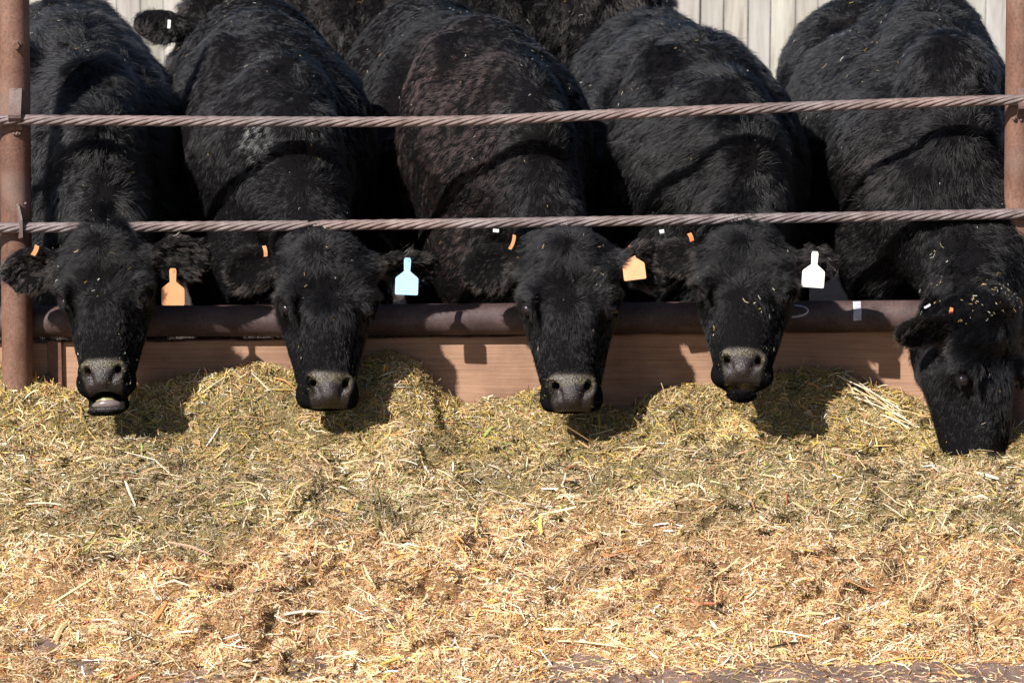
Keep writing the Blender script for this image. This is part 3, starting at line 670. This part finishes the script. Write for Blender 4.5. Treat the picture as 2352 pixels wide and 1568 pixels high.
LAID = [((650, 1418), (755, 1414), .0065, 'white'), ((664, 1362), (770, 1290), .0055, 'white'), ((880, 1468), (1010, 1440), .004, 'pale'), ((40, 1168), (140, 1165), .0045, 'cream'), ((0, 1190), (70, 1160), .009, 'tan'),
        ((958, 1060), (985, 1092), .005, 'white'), ((1500, 1213), (1568, 1215), .004, 'white'), ((2010, 1530), (2140, 1518), .004, 'gold'), ((1730, 1455), (1860, 1470), .004, 'cream'), ((330, 1170), (420, 1190), .004, 'pale'),
        ((1240, 1480), (1420, 1492), .0045, 'pale'), ((560, 1238), (700, 1262), .004, 'gold'), ((125, 1480), (150, 1440), .011, 'pale'), ((1040, 1240), (1080, 1300), .006, 'orange'), ((2230, 1330), (2300, 1400), .004, 'cream'), ((1808, 1140), (1806, 1195), .005, 'red')]
for (a_, b_, w_, cn) in LAID:
    p_, q_ = on_feed(*a_), on_feed(*b_); p_[2] += .007; q_[2] += .007; V_, F_, C_ = stalk(p_, q_, w_, PAL[cn]); Fs.append(F_ + o); Vs.append(V_); Cs.append(C_); o += len(V_)
XS = []
p_, q_ = on_feed(1925, 872), on_feed(2115, 985)
for i_ in range(15):                                           # a loose bundle of long pale stems lying down the slope
    j1, j2 = r.normal(size=3) * [.015, .012, .003], r.normal(size=3) * [.024, .02, .003]; f0, f1 = sorted(r.uniform(-.1, 1.05, 2)); f1 = max(f1, f0 + .3)
    a3, b3 = p_ + (q_ - p_) * f0 + j1, p_ + (q_ - p_) * f1 + j2; a3[2] = feed_h(a3[:1], a3[1:2])[0] + r.uniform(.006, .018); b3[2] = feed_h(b3[:1], b3[1:2])[0] + r.uniform(.006, .016)
    XS.append(stalk(a3, b3, r.uniform(.002, .0042), PAL[['cream', 'pale', 'tan'][i_ % 3]] * r.uniform(.6, .95)))
for i_ in range(420):                                          # stems poking up out of the heap, most of them along the board
    x_ = r.uniform(-1.3, 1.3); y_ = r.uniform(-.10, .035) if i_ < 260 else r.uniform(-1.2, -.1); z_ = feed_h(np.array([x_]), np.array([y_]))[0] - .004; L_ = r.uniform(.015, .05) * (1 if i_ < 260 else .7)
    d_ = nrm(np.array([r.normal() * .8, r.normal() * .3 - .2, abs(r.normal()) * .9 + .25])); a3 = np.array([x_, y_, z_]); XS.append(stalk(a3, a3 + d_ * L_, r.uniform(.0012, .0028), PAL[['cream', 'pale', 'tan', 'olive', 'gold', 'brown'][i_ % 6]] * r.uniform(.7, 1.1)))
for V_, F_, C_ in XS: Fs.append(F_ + o); Vs.append(V_); Cs.append(C_); o += len(V_)
N_X = sum(len(f_) for f_ in Fs[1:])
ST = [drop_buried(q) for q in ST]
for v_, f_, c_, _ in ST: Vs.append(v_); Fs.append(f_ + o); Cs.append(np.repeat(c_, 9, 0)); o += len(v_)
mi = np.concatenate([np.zeros(len(FF)), np.ones(N_X + sum(len(f_) for _, f_, _, _ in ST))])
me = mesh_np('feed', np.vstack(Vs), np.concatenate(Fs), [M_duff, M_straw], False, mi); color_attr(me, 'tint', np.vstack(Cs))
tag(link('chopped_hay', me), 'long heap of chopped hay and straw feed spread before the cattle', 'hay', kind='stuff')
# stalks strewn thinly over the dirt
v_, f_, c_, _ = straws(9000, -2, 2, -2.1, -1.16, .022, .6, .0026, r, pal_feed, (.001, .004), .08, surf=ground_h)
v2, f2, c2, _ = straws(22000, -2, 2, -2.1, -1.16, .008, .4, .0016, r, pal_feed, (.0, .003), .1, surf=ground_h)
me = mesh_np('litter', np.vstack([v_, v2]), np.concatenate([f_, f2 + len(v_)]), [M_straw]); color_attr(me, 'tint', np.repeat(np.vstack([c_, c2]), 9, 0))
tag(link('straw_litter', me), 'thin scatter of straw stalks over the bare dirt', 'straw litter', kind='stuff')

# wooden fence far behind
fr = np.random.default_rng(5); parts, cols = [], []; x = -4.5
while x < 4.5:
    wd = fr.uniform(.11, .13); dy = fr.uniform(-.008, .008); b = box((x, 9 + dy, .04), (x + wd - fr.uniform(.002, .008), 9.025 + dy, fr.uniform(1.95, 2.0))); parts.append(b)
    cols.append(np.tile(np.array([1, 1, 1]) * fr.uniform(.85, 1.12) * fr.uniform(.97, 1.03, 3), (8, 1))); x += wd
root = empty('wooden_fence', (0, 9, 0)); tag(root, 'tall pale weathered plank fence standing far behind the cattle', 'fence')
V, F = join(parts); me = mesh_np('plank_panel', V, F, [M_fence]); color_attr(me, 'tint', np.vstack(cols)); link('plank_panel', me, root)
for z in (.45, 1.6):
    V, F = box((-4.5, 9.04, z), (4.5, 9.08, z + .09)); me = mesh_np('rail', V, F, [M_fence]); color_attr(me, 'tint', np.ones((8, 3)) * .9); link('rail', me, root)

# feed bunk: pipe rail, board
PIPE_Y = .052
ps = [P(u, v, PIPE_Y) for u, v in ((-300, 741), (60, 738), (700, 736), (1300, 731), (1800, 727), (2700, 722))]
xx = np.linspace(ps[0][0], ps[-1][0], 60); path = np.stack([xx, np.full(60, PIPE_Y), np.interp(xx, [p[0] for p in ps], [p[2] for p in ps]) + .0], -1)
root = empty('pipe_rail', (0, PIPE_Y, 0)); tag(root, 'thick rusty brown steel pipe running level above the wooden board', 'rail')
V, F = sweep(path, .0385, 40); link('pipe', mesh_np('pipe', V, F, [M_pipe], True), root)
m_pt = mat_plain('chalk_white_paint', (.50, .50, .56), .7, .5)
zc = lambda x: float(np.interp(x, xx, path[:, 2]))
def paint_on_pipe(pts, wdt):                                   # a daub of paint following the curve of the pipe: (x, angle) polyline
    V, F = [], []; L = []
    for i, (x_, a_) in enumerate(pts):
        j = min(i + 1, len(pts) - 1); k_ = max(i - 1, 0); d = nrm(np.array([pts[j][0] - pts[k_][0], (pts[j][1] - pts[k_][1]) * .0385])); nn_ = np.array([-d[1], d[0]])
        for s_ in (-.5, .5):
            X = x_ + nn_[0] * wdt * s_; An = a_ + nn_[1] * wdt * s_ / .0385; V.append((X, PIPE_Y - .0391 * math.cos(An), zc(X) + .0391 * math.sin(An)))
    F = np.array([[2 * i, 2 * i + 1, 2 * i + 3, 2 * i + 2] for i in range(len(pts) - 1)]); return np.array(V), [F]
def ux(u): return (u - 1176) / FPX * 8.07 / 1.0
band = [(ux(1975) + .0005 * math.sin(i), a) for i, a in enumerate(np.linspace(1.35, -.1, 14))]
V, F = paint_on_pipe(band, .019); link('paint_band', mesh_np('paint_band', V, F, [m_pt], True), root)
arc = [(ux(1825) + .038 * math.cos(t), .55 + .40 * math.sin(t)) for t in np.linspace(-2.2, 1.9, 26)]
V, F = paint_on_pipe(arc, .0045); link('paint_mark', mesh_np('paint_mark', V, F, [m_pt], True), root)

root = empty('bunk_board', (0, .08, 0)); tag(root, 'wide brown wooden board standing on edge behind the feed, below the pipe', 'board')
bt = [P(-300, 790, .06), P(400, 784, .06), P(1300, 770, .06), P(2700, 752, .06)]; zt = lambda x: np.interp(x, [p[0] for p in bt], [p[2] for p in bt])
bx = np.linspace(-2.0, 2.0, 120); prof = [(.10, .05), (.10, 0.0), (.1015, .0015), (.140, .0015), (.142, 0), (.142, .05)]
rows = []
for x_ in bx:
    z0 = float(zt(x_)) + .0012 * math.sin(x_ * 23) + .0008 * math.sin(x_ * 61); rows += [(x_, .06, .06), (x_, .06, z0 - .003), (x_, .0625, z0), (x_, .100, z0 - .001), (x_, .102, .06)]
V = np.array(rows); i = np.arange(119)[:, None] * 5; j = np.arange(5)[None]; k = (j + 1) % 5
F = np.stack([i + j, i + k, i + 5 + k, i + 5 + j], -1).reshape(-1, 4); link('plank', mesh_np('plank', V, F, [M_board]), root)
# fines lying on the board's top edge
def bt_s(x, y): return zt(x) + 0 * y
v_, f_, c_, _ = straws(4200, -1.6, 1.6, .061, .101, .007, .5, .0016, r, lambda c, r: PAL['brown'] * r.uniform(.2, 1.3, (len(c), 1)), (-.001, .006), .3, surf=bt_s)
me = mesh_np('fines', v_, f_, [M_straw]); color_attr(me, 'tint', np.repeat(c_, 9, 0)); tag(link('board_fines', me), 'dark crumbs of old feed lying along the top edge of the board', 'feed crumbs', kind='stuff')

# posts
def post(label, pts, rad):
    root = empty('fence_post', (float(pts[0][0]), 0, 0)); tag(root, label, 'post', 'rusty pipe posts of the feeding fence')
    pth = np.array([pts[0] + (pts[1] - pts[0]) * t for t in np.linspace(0, 1, 8)]); V, F = sweep(pth, rad, 48); link('pipe_post', mesh_np('pipe_post', V, F, [M_post], True), root); return root
def line_post(ut, vt, ub, vb, ext_top=1.6):
    a, b = P(ut, vt, 0), P(ub, vb, 0); d = (a - b) / (a[2] - b[2]); return [b + d * (0 - b[2]), b + d * (ext_top - b[2])]
LP = post('left rusty pipe post with a bent steel strap holding the upper cable', line_post(31, 0, 41, 880), .0375)
RP = post('right rusty pipe post cut off by the right edge of the photo', line_post(2347, 0, 2337, 880), .0375)
def weld(parent, at, r_=.006, n=5, seed=0):
    rr_ = np.random.default_rng(seed); ps_ = []
    for i in range(n):
        c = np.array(at) + rr_.normal(size=3) * [.008, .0015, .003]; th = np.linspace(0, np.pi, 7); pth = np.stack([c[0] + 0 * th, c[1] + 0 * th, c[2] + r_ * np.cos(th) * .8], -1)
        ps_.append(sweep(pth, r_ * np.sin(th).clip(.05) * rr_.uniform(.7, 1.1), 8))
    V, F = join(ps_); link('weld_bead', mesh_np('weld_bead', V, F, [M_iron], True), parent)
def strap(parent, ua, ub, va, vb, name='cable_strap'):
    """bent flat bar over the cable: down the post, out over the cable and back"""
    x0_, x1_ = P(ua, va, -.05)[0], P(ub, va, -.05)[0]; z1, z0 = P(ua, va, -.05)[2], P(ua, vb, -.05)[2]; h = z1 - z0
    out = [(-.034, z1), (-.041, z1 + .001), (-.066, z1 - h * .52), (-.072, z1 - h * .60), (-.072, z1 - h * .68), (-.046, z0), (-.034, z0 - .002)]
    inn = [(y + .006 if 0 < i < 6 else y, z) for i, (y, z) in enumerate(out)]
    V, F = [], []
    for x_ in (x0_, x1_):
        for (y, z) in out: V.append((x_, y, z))
        for (y, z) in inn: V.append((x_, y + .003, z - .001))
    n = len(out); o2 = 2 * n
    for i in range(n - 1):
        F += [[i, i + 1, o2 + i + 1, o2 + i], [n + i, o2 + n + i, o2 + n + i + 1, n + i + 1], [i, n + i, n + i + 1, i + 1], [o2 + i, o2 + i + 1, o2 + n + i + 1, o2 + n + i]]
    F += [[0, o2, o2 + n, n], [n - 1, 2 * n - 1, o2 + 2 * n - 1, o2 + n - 1]]
    o = link(name, mesh_np(name, np.array(V), np.array(F), [M_iron]), parent); bevel(o, .0008); return o
strap(LP, 20, 49, 205, 300); weld(LP, P(38, 306, -.04), .005, 5, 1); weld(LP, P(36, 207, -.04), .003, 5, 2)
def gusset(parent, u, vt, vb, dx=.03, name='cable_clip'):
    """triangular plate standing off the post with the cable through it"""
    a, b = P(u, vt, -.037), P(u, vb, -.037); z1, z0 = a[2], b[2]; x_ = a[0]; V = []
    prof_ = [(-.034, z1), (-.040, z1), (-.070, z1 - .028), (-.072, z1 - .034), (-.072, z0 + .004), (-.068, z0), (-.034, z0)]
    for q in (0, 1):
        for (y, z) in prof_: V.append((x_ + (q - .5) * .006 + (-.034 - y) * -.35 * -1, y, z))
    n = len(prof_); V += [tuple(np.mean(V[:n], 0)), tuple(np.mean(V[n:2 * n], 0))]; i = np.arange(n); k = (i + 1) % n
    F = [np.stack([i, i + n, k + n, k], -1), np.concatenate([np.stack([i, k, np.full(n, 2 * n)], -1), np.stack([k + n, i + n, np.full(n, 2 * n + 1)], -1)])]
    o = link(name, mesh_np(name, np.array(V), F, [M_iron]), parent); return o
gusset(LP, 40, 470, 545); weld(LP, P(44, 468, -.038), .004, 4, 3)
for q, (u, v) in enumerate(((36, 104),)):
    c = P(u, v, -.041); th = np.linspace(0, 2 * np.pi, 6, endpoint=False) + .3
    V, F = sweep([c + [0, .010, .002], c + [.002, -.012, -.001]], .0095, 6); bo = link('bolt_head', mesh_np('bolt_head', V, F, [M_post]), LP); bevel(bo, .001)
    V, F = sweep([c + [0, .012, 0], c + [.0, .005, -.0]], .013, 16); link('washer', mesh_np('washer', V, F, [M_iron]), bo)
strap(RP, 2338, 2368, 205, 268); weld(RP, P(2343, 272, -.04), .005, 5, 4); gusset(RP, 2352, 452, 505)
# steel strap strips that hold the board beside the left post
sr = empty('board_strap', tuple(P(126, 840, .05))); tag(sr, 'rusty flat steel strap bolted upright on the board by the left post', 'strap')
a, b = P(108, 783, .05), P(141, 783, .05); V, F = box((a[0], .048, .12), (b[0], .0585, a[2])); o = link('flat_bar', mesh_np('flat_bar', V, F, [M_post]), sr); bevel(o, .0015)
c = P(112, 868, .046); V, F = sweep([c + [0, .006, 0], c + [0, -.007, 0]], .0085, 6); link('bolt_head', mesh_np('bolt_head', V, F, [M_iron]), sr)
V, F = sweep([c + [0, .006, 0], c + [0, -.001, 0]], .0125, 16); link('washer', mesh_np('washer', V, F, [M_iron]), sr)

# wire ropes: six helical strands round a core
def rope(label, pts, Y, ph=0):
    p3 = np.array([P(u, v, Y) for u, v in pts]); xq = np.linspace(p3[0, 0], p3[-1, 0], 900)
    zq = np.interp(xq, p3[:, 0], p3[:, 2]); kern = np.hanning(121); kern /= kern.sum(); zq = np.convolve(np.pad(zq, 60, mode='reflect', reflect_type='odd'), kern, 'valid')
    base = np.stack([xq, np.full_like(xq, Y), zq], -1); lay = .205; rc, rs = .0087, .0044
    T = nrm(np.gradient(base, axis=0)); A = np.array([0, -1., 0]) + 0 * T; B = np.cross(T, A)
    root = empty('wire_rope', tuple(base[0])); tag(root, label, 'cable', 'steel cables stretched between the posts')
    parts = []; UV = []
    for s_ in range(6):
        an = 2 * np.pi * (s_ / 6 - (xq - xq[0]) / lay) + ph
        c = base + rc * (np.cos(an)[:, None] * A + np.sin(an)[:, None] * B); Ts = nrm(np.gradient(c, axis=0)); O = nrm(c - base); O = nrm(O - Ts * (O * Ts).sum(1, keepdims=True)); Q_ = np.cross(Ts, O)
        seg = 10; th = np.linspace(0, 2 * np.pi, seg, endpoint=False)
        V = c[:, None] + rs * (np.cos(th)[None, :, None] * O[:, None] + np.sin(th)[None, :, None] * Q_[:, None] * 1.06)
        i = np.arange(899)[:, None] * seg; j = np.arange(seg)[None]; k = (j + 1) % seg; F = np.stack([i + j, i + seg + j, i + seg + k, i + k], -1).reshape(-1, 4)
        parts.append((V.reshape(-1, 3), [F[:, ::-1]]))
        ii = np.repeat(np.arange(899), seg); jj = np.tile(np.arange(seg), 899); ds = (xq[1] - xq[0])
        uu = lambda I, J: np.stack([I * ds * 150, J * 1.0], -1)
        UV.append(np.stack([uu(ii, jj), uu(ii + 1, jj), uu(ii + 1, jj + 1), uu(ii, jj + 1)], 1)[:, ::-1])
    V, F = join(parts); me = mesh_np('strands', V, F, [M_rope], True); uvl = me.uv_layers.new(name='UVMap'); uvl.data.foreach_set('uv', np.concatenate(UV).astype(np.float32).ravel())
    link('strands', me, root); V, F = sweep(base[::6], .0065, 10); link('core', mesh_np('core', V, F, [M_iron], True), root); return root
rope('upper rusty twisted steel cable running across the necks', [(-250, 271), (60, 276), (500, 279), (900, 281), (1150, 276), (1400, 263), (1800, 247), (2300, 230), (2650, 222)], -.052)
rope('lower rusty twisted steel cable running just above the heads', [(-250, 524), (60, 523), (500, 520), (900, 516), (1300, 510), (1800, 501), (2300, 492), (2650, 486)], -.052, 1)

# ------------------------------------------------------------------ five cattle at the bunk, one behind
def setup(u, v, Y, pitch, yaw, roll, k, shift, th, z=1.0, neck=1.0, wide=1.0):
    H = Head(P(u, v, Y), pitch, yaw, roll, k, wide); x0 = H.o[0]; Bf = dict(o=np.array([x0 + shift, 0, 0]), th=R(th))
    pr, B = std_body(Bf, H, z, neck); return H, Bf, pr, B, x0

# 1: leftmost, mouth open, chewing
H, Bf, pr, B, x0 = setup(228, 532, -.14, 20, -4, -4, .92, -.04, 9, 1.0, .84, 1.04)
ears = [ear(H, -1, .15, .105, .22, .3, .2, .3), ear(H, 1, .155, .115, .10, .35, .5, .25)]
cw, _ = cow('leftmost black cow, orange ear tag, mouth open and chewing, beside the left post', H, Bf, pr, ears, dict(whorl=(.0, .175), whorls=[(B(.05, .02, .98), .09), (B(.05, .0, .80), .10)], len=.036, n1=.6), 1, jaw=1, grid=std_grid(x0))
ear_tag(cw, P(397, 622, -.135), M_orange, 0, 0, -6, 1.0); tag_strip(cw, P(80, 575, -.135), M_orange, .026, .011, 25)
# tongue and cud in the open mouth
ps_ = [H(0, -.09, .43), H(0, -.07, .440), H(0, -.055, .449), H(0, -.042, .453), H(0, -.036, .455)]
V, F = sweep(ps_, [.020, .027, .030, .025, .010], 18); cT = H(0, -.055, .449); lT = (V - cT) @ H.A.T; lT *= [1.25, 1, .5]; V = cT + lT @ H.A; o = link('tongue', mesh_np('tongue', V, F, [M_tongue], True), cw)
V, F = sweep([H(-.028, -.055, .437), H(-.008, -.050, .436), H(.012, -.052, .437), H(.024, -.056, .439)], [.004, .011, .010, .004], 12); link('cud', mesh_np('cud', V, F, [M_cud], True), o)

# 2: pale blue tag
H, Bf, pr, B, x0 = setup(757, 545, -.14, 19, 9, 2.5, .965, -.11, 7, 1.0, 1.0, 1.03)
ears = [ear(H, -1, .135, .10, .14, .3, .1, .2), ear(H, 1, .155, .095, .04, .3, .6, .7)]
cw, _ = cow('black cow with pale blue ear tag and small grey neck patch, second from left', H, Bf, pr, ears,
   dict(whorl=(.02, .155), tuft=(-.03, .03), whorls=[(B(.05, .0, .84), .10), (B(.06, .1, 1.06), .1)], len=.019, n1=.3, n2=.22, lift=.3, patches=[(P(597, 318, .15), np.array([.036, .3, .06]), (.5, .48, .48), .85)]), 2, grid=std_grid(x0))
ear_tag(cw, P(936, 598, -.12), M_blue, 2, 0, -6, 1.0); tag_strip(cw, P(608, 577, -.14), M_orange, .026, .009, -8)

# 3: brownish flank, orange tag
H, Bf, pr, B, x0 = setup(1308, 538, -.14, 17, 1, -.5, 1.0, -.10, 10, 1.0, 1.0, .99)
ears = [ear(H, -1, .135, .10, .12, .3, .1, .2), ear(H, 1, .145, .105, .12, .3, .3, .2)]
brown = [(P(960, 330, .4), np.array([.17, .4, .35]), (.030, .0125, .0105), .95), (P(1040, 620, .35), np.array([.10, .3, .2]), (.036, .014, .0115), .95), (P(1090, 360, .2), np.array([.11, .25, .35]), (.024, .0115, .0105), .8),
         (P(1210, 250, .1), np.array([.07, .2, .10]), (.035, .032, .030), .6)]
def wr3(p):
    c = P(1080, 350, .2); d = np.exp(-(((p - c) / [.14, .3, .28]) ** 2).sum(1)); ph = p[:, 0] * 95 + p[:, 2] * -50 + 2.4 * noise(p, 11, 2); return -.008 * d * np.abs(np.sin(ph)) ** 1.5
cw, _ = cow('black cow with a brownish neck and orange ear tag, in the middle of the row', H, Bf, pr, ears,
   dict(whorl=(.012, .16), tuft=(.0, .03), whorls=[(B(.07, .0, .90), .11), (B(.05, .12, 1.06), .08)], len=.017, n1=.25, n2=.2, lift=.3, patches=brown), 3, grid=std_grid(x0), extra=wr3)
ear_tag(cw, P(1450, 569, -.105), M_orange, -7, 0, -24, .97); tag_strip(cw, P(1176, 556, -.145), M_orange, .036, .008, 18); tag_strip(cw, P(1139, 530, -.13), M_metal, .008, .014, 5, 'ear_clip', .1)

# 4: white tag, chin up
H, Bf, pr, B, x0 = setup(1716, 526, -.15, 33, -5, .8, .92, -.02, 5, .965, 1.0, 1.07)
ears = [ear(H, -1, .115, .085, .0, .3, .1, .2), ear(H, 1, .12, .09, .10, .35, .2, .25)]
cw, _ = cow('black cow with a white ear tag and its chin lifted, second from right', H, Bf, pr, ears,
   dict(whorl=(-.01, .175), tuft=(.0, .03), whorls=[(B(.05, .0, .92), .10), (B(.04, .2, 1.1), .12)], len=.028, n1=.35, n2=.25, lift=.34), 4, lip=True, grid=std_grid(x0))
ear_tag(cw, P(1872, 583, -.18), M_white, 4, 0, -6, .97); tag_strip(cw, P(1586, 545, -.14), M_orange2, .020, .010, -20); tag_strip(cw, P(1520, 532, -.12), M_metal, .009, .011, -10, 'ear_clip', .1)

# 5: rightmost, head down in the feed and turned
H = Head(P(2312, 692, -.23), 12, 47, 11, 1.07); Bf = dict(o=np.array([P(2200, 300, 0)[0], 0, 0]), th=R(6)); p0, B = std_body(Bf, H)
def pr5(f):
    th = Bf['th']; A = np.stack([[math.cos(th), math.sin(th), 0], [-math.sin(th), math.cos(th), 0], [0, 0, 1]])
    f.chain([(H(0, -.12, .07), .085), (P(2240, 610, .05), .13), (P(2150, 480, .16), .18), (P(2110, 370, .32), .205), (P(2090, 300, .5), .2)], .05)
    f.chain([(H(0, -.09, .02), .06), (P(2270, 530, .075), .09), (P(2200, 330, .12), .10), (P(2180, 180, .22), .10), (P(2150, 110, .6), .12), (P(2120, 90, 1.1), .13), (P(2100, 75, 1.6), .14)], .05)
    c = P(2145, 300, .55); f.ell((c[0], .55, .87), (.24, .26, .29), A, .05); f.ell((c[0] - .04, 1.05, .80), (.30, .6, .34), A, .06); f.ell((c[0] - .06, 1.65, .90), (.26, .3, .27), A, .06)
    q = P(2010, 570, .22); f.ell(q, (.10, .13, .15), A, .05); f.ell((c[0] - .01, .34, .62), (.15, .19, .21), A, .06)
    for s_ in (-1, 1):
        X = c[0] + s_ * .15; f.chain([((X, .5, .62), .10), ((X, .48, .40), .052), ((X, .48, .24), .036), ((X, .47, .10), .034), ((X, .46, .035), .042)], .03)
        X = c[0] - .1 + s_ * .15; f.chain([((X, 1.6, .70), .14), ((X, 1.5, .50), .075), ((X, 1.72, .36), .042), ((X, 1.68, .10), .036), ((X, 1.66, .035), .042)], .03)
ears = [ear(H, -1, .125, .085, .12, .25, .2, .6, world=(-1, -.28, -.05)), ear(H, 1, .13, .09, .1, .3, .2, .2)]
x5 = H.o[0]
g5 = ([(x5 - .75, .02), (x5 - .45, .010), (x5 - .30, .0058), (x5 + .24, .014), (x5 + .42, None)], [(-.42, .0058), (.04, .010), (.6, .02), (2.05, None)], [(0, .02), (.14, .0058), (.66, .011), (1.28, None)])
cw, _ = cow('rightmost black cow with its head down, muzzle buried in the hay', H, Bf, pr5, ears,
   dict(whorl=(.01, .12), whorls=[(P(2200, 290, .0), .12), (P(2190, 150, .3), .14)], len=.027, n1=.4, n2=.28, lift=.34, patches=[(P(2040, 420, .2), np.array([.14, .2, .10]), (.016, .012, .011), .6)]), 5, grid=g5)
tag_strip(cw, P(2180, 722, -.27), M_orange2, .034, .008, 20); tag_strip(cw, P(2130, 703, -.24), M_metal, .016, .005, 60, 'ear_clip', .1)

# 6: standing crosswise behind, seen between and above the others
H6 = None; Bf = dict(o=np.array([0., 2.7, 0]), th=R(90))
earC = P(372, 62, 2.5)
def pr6(f):
    Y = 2.72
    f.ell((-.20, Y, .93), (.62, .30, .36), None, .06); f.ell((.27, Y, .98), (.26, .27, .32), None, .05); f.ell((-.58, Y, .98), (.28, .26, .30), None, .06)
    f.chain([((-.55, Y, 1.12), .2), ((-.80, Y - .06, 1.10), .15), ((-.93, Y - .1, 1.0), .12), ((-.98, Y - .14, .88), .10), ((-1.02, Y - .22, .68), .06)], .05)
    d = nrm(np.array([-1, .1, .12])); c = earC; A = np.stack([d, nrm(np.cross(d, [0, 1, 0])), np.cross(d, nrm(np.cross(d, [0, 1, 0])))])
    f.cone((-.93, Y - .12, 1.0), c - d * .05, .05, .028, .03); f.ell(c, (.09, .052, .018), A, .015)
    for X in (-.62, -.42, .22, .42):
        f.chain([((X * .9, Y, .72), .12), ((X, Y + (.08 if X in (-.62, .22) else -.08), .45), .06), ((X, Y, .1), .036), ((X - .02, Y, .035), .042)], .04)
g6 = ([(-1.35, .010), (-.9, .016), (.75, None)], [(2.3, .016), (3.12, None)], [(0, .03), (.8, .012), (1.4, None)])
cw, _ = cow('black cow standing crosswise behind the row, only its back and tagged ear visible', None, Bf, pr6, [], dict(len=.028, n1=.9, n2=.6, rad=.0005, col=(.013, .0105, .010), down=1.0, curl=.5), 6, grid=g6, guides=16000, kids=9, group='cattle', noise_amp=.008)
tag_strip(cw, P(388, 56, 2.42), M_white, .026, .009, 5, 'ear_tag', .1)

# flecks of hay caught in the coats
r = np.random.default_rng(21); vs, fs, cs, o = [], [], [], 0
for hp, hn, sd, nz_ in FLECKS:
    u, v = proj(hp); ok = np.nonzero((hn[:, 2] > .05) & (hn[:, 1] < .5) & (v > -30) & (v < 1100))[0] if not nz_ else np.arange(len(hp))
    if not len(ok): continue
    cl = sm(noise(hp[ok], 7, sd + 4), -.2, 1.2) + .12 + (10 * np.exp(-(np.linalg.norm((hp[ok] - P(2290, 690, -.2)) / [.10, .2, .05], axis=1)) ** 2) if sd == 5 else 0); n = 150 if sd < 5 else (260 if sd == 5 else 60); n = 70 if nz_ else int(n * .8); i = r.choice(ok, n, p=cl / cl.sum())
    c = hp[i] + hn[i] * (r.uniform(.0005, .002, n) if nz_ else r.uniform(.002, .008, n))[:, None] + r.normal(size=(n, 3)) * (.002 if nz_ else 0); T = nrm(r.normal(size=(n, 3)) - 0 * hn[i]); T = nrm(T - hn[i] * ((T * hn[i]).sum(1) * .8)[:, None]); S = nrm(np.cross(hn[i], T))
    L = np.exp(r.normal(size=n) * .55) * (.0018 if nz_ else .0058); W = r.uniform(.0005, .0013, n); cv = r.normal(size=n) * .35 * L
    rows = [c + T * (L * q)[:, None] + S * (cv * (.25 - q * q) * 2 + W * sx)[:, None] + hn[i] * (W * up)[:, None] for q in (-.5, 0, .5) for sx, up in ((-.5, 0), (0, .4), (.5, 0))]
    b = np.arange(n)[:, None] * 9 + o; vs.append(np.stack(rows, 1).reshape(-1, 3)); fs.append(np.concatenate([b + np.array([q]) for q in ([0, 1, 4, 3], [1, 2, 5, 4], [3, 4, 7, 6], [4, 5, 8, 7])])); o += n * 9
    pick = np.array([PAL['olive'], PAL['pale'] * .7, PAL['gold'] * .6, PAL['grey']] if nz_ else [PAL['cream'], PAL['pale'], PAL['gold'], PAL['white']])[r.integers(0, 4, n)]; cs.append(np.repeat(pick * r.uniform(.5, 1.05, (n, 1)), 9, 0))
me = mesh_np('flecks', np.vstack(vs), np.concatenate(fs), [M_straw]); color_attr(me, 'tint', np.vstack(cs))
tag(link('hay_flecks', me), 'small flecks of dry hay caught in the coats of the cattle', 'hay flecks', kind='stuff')
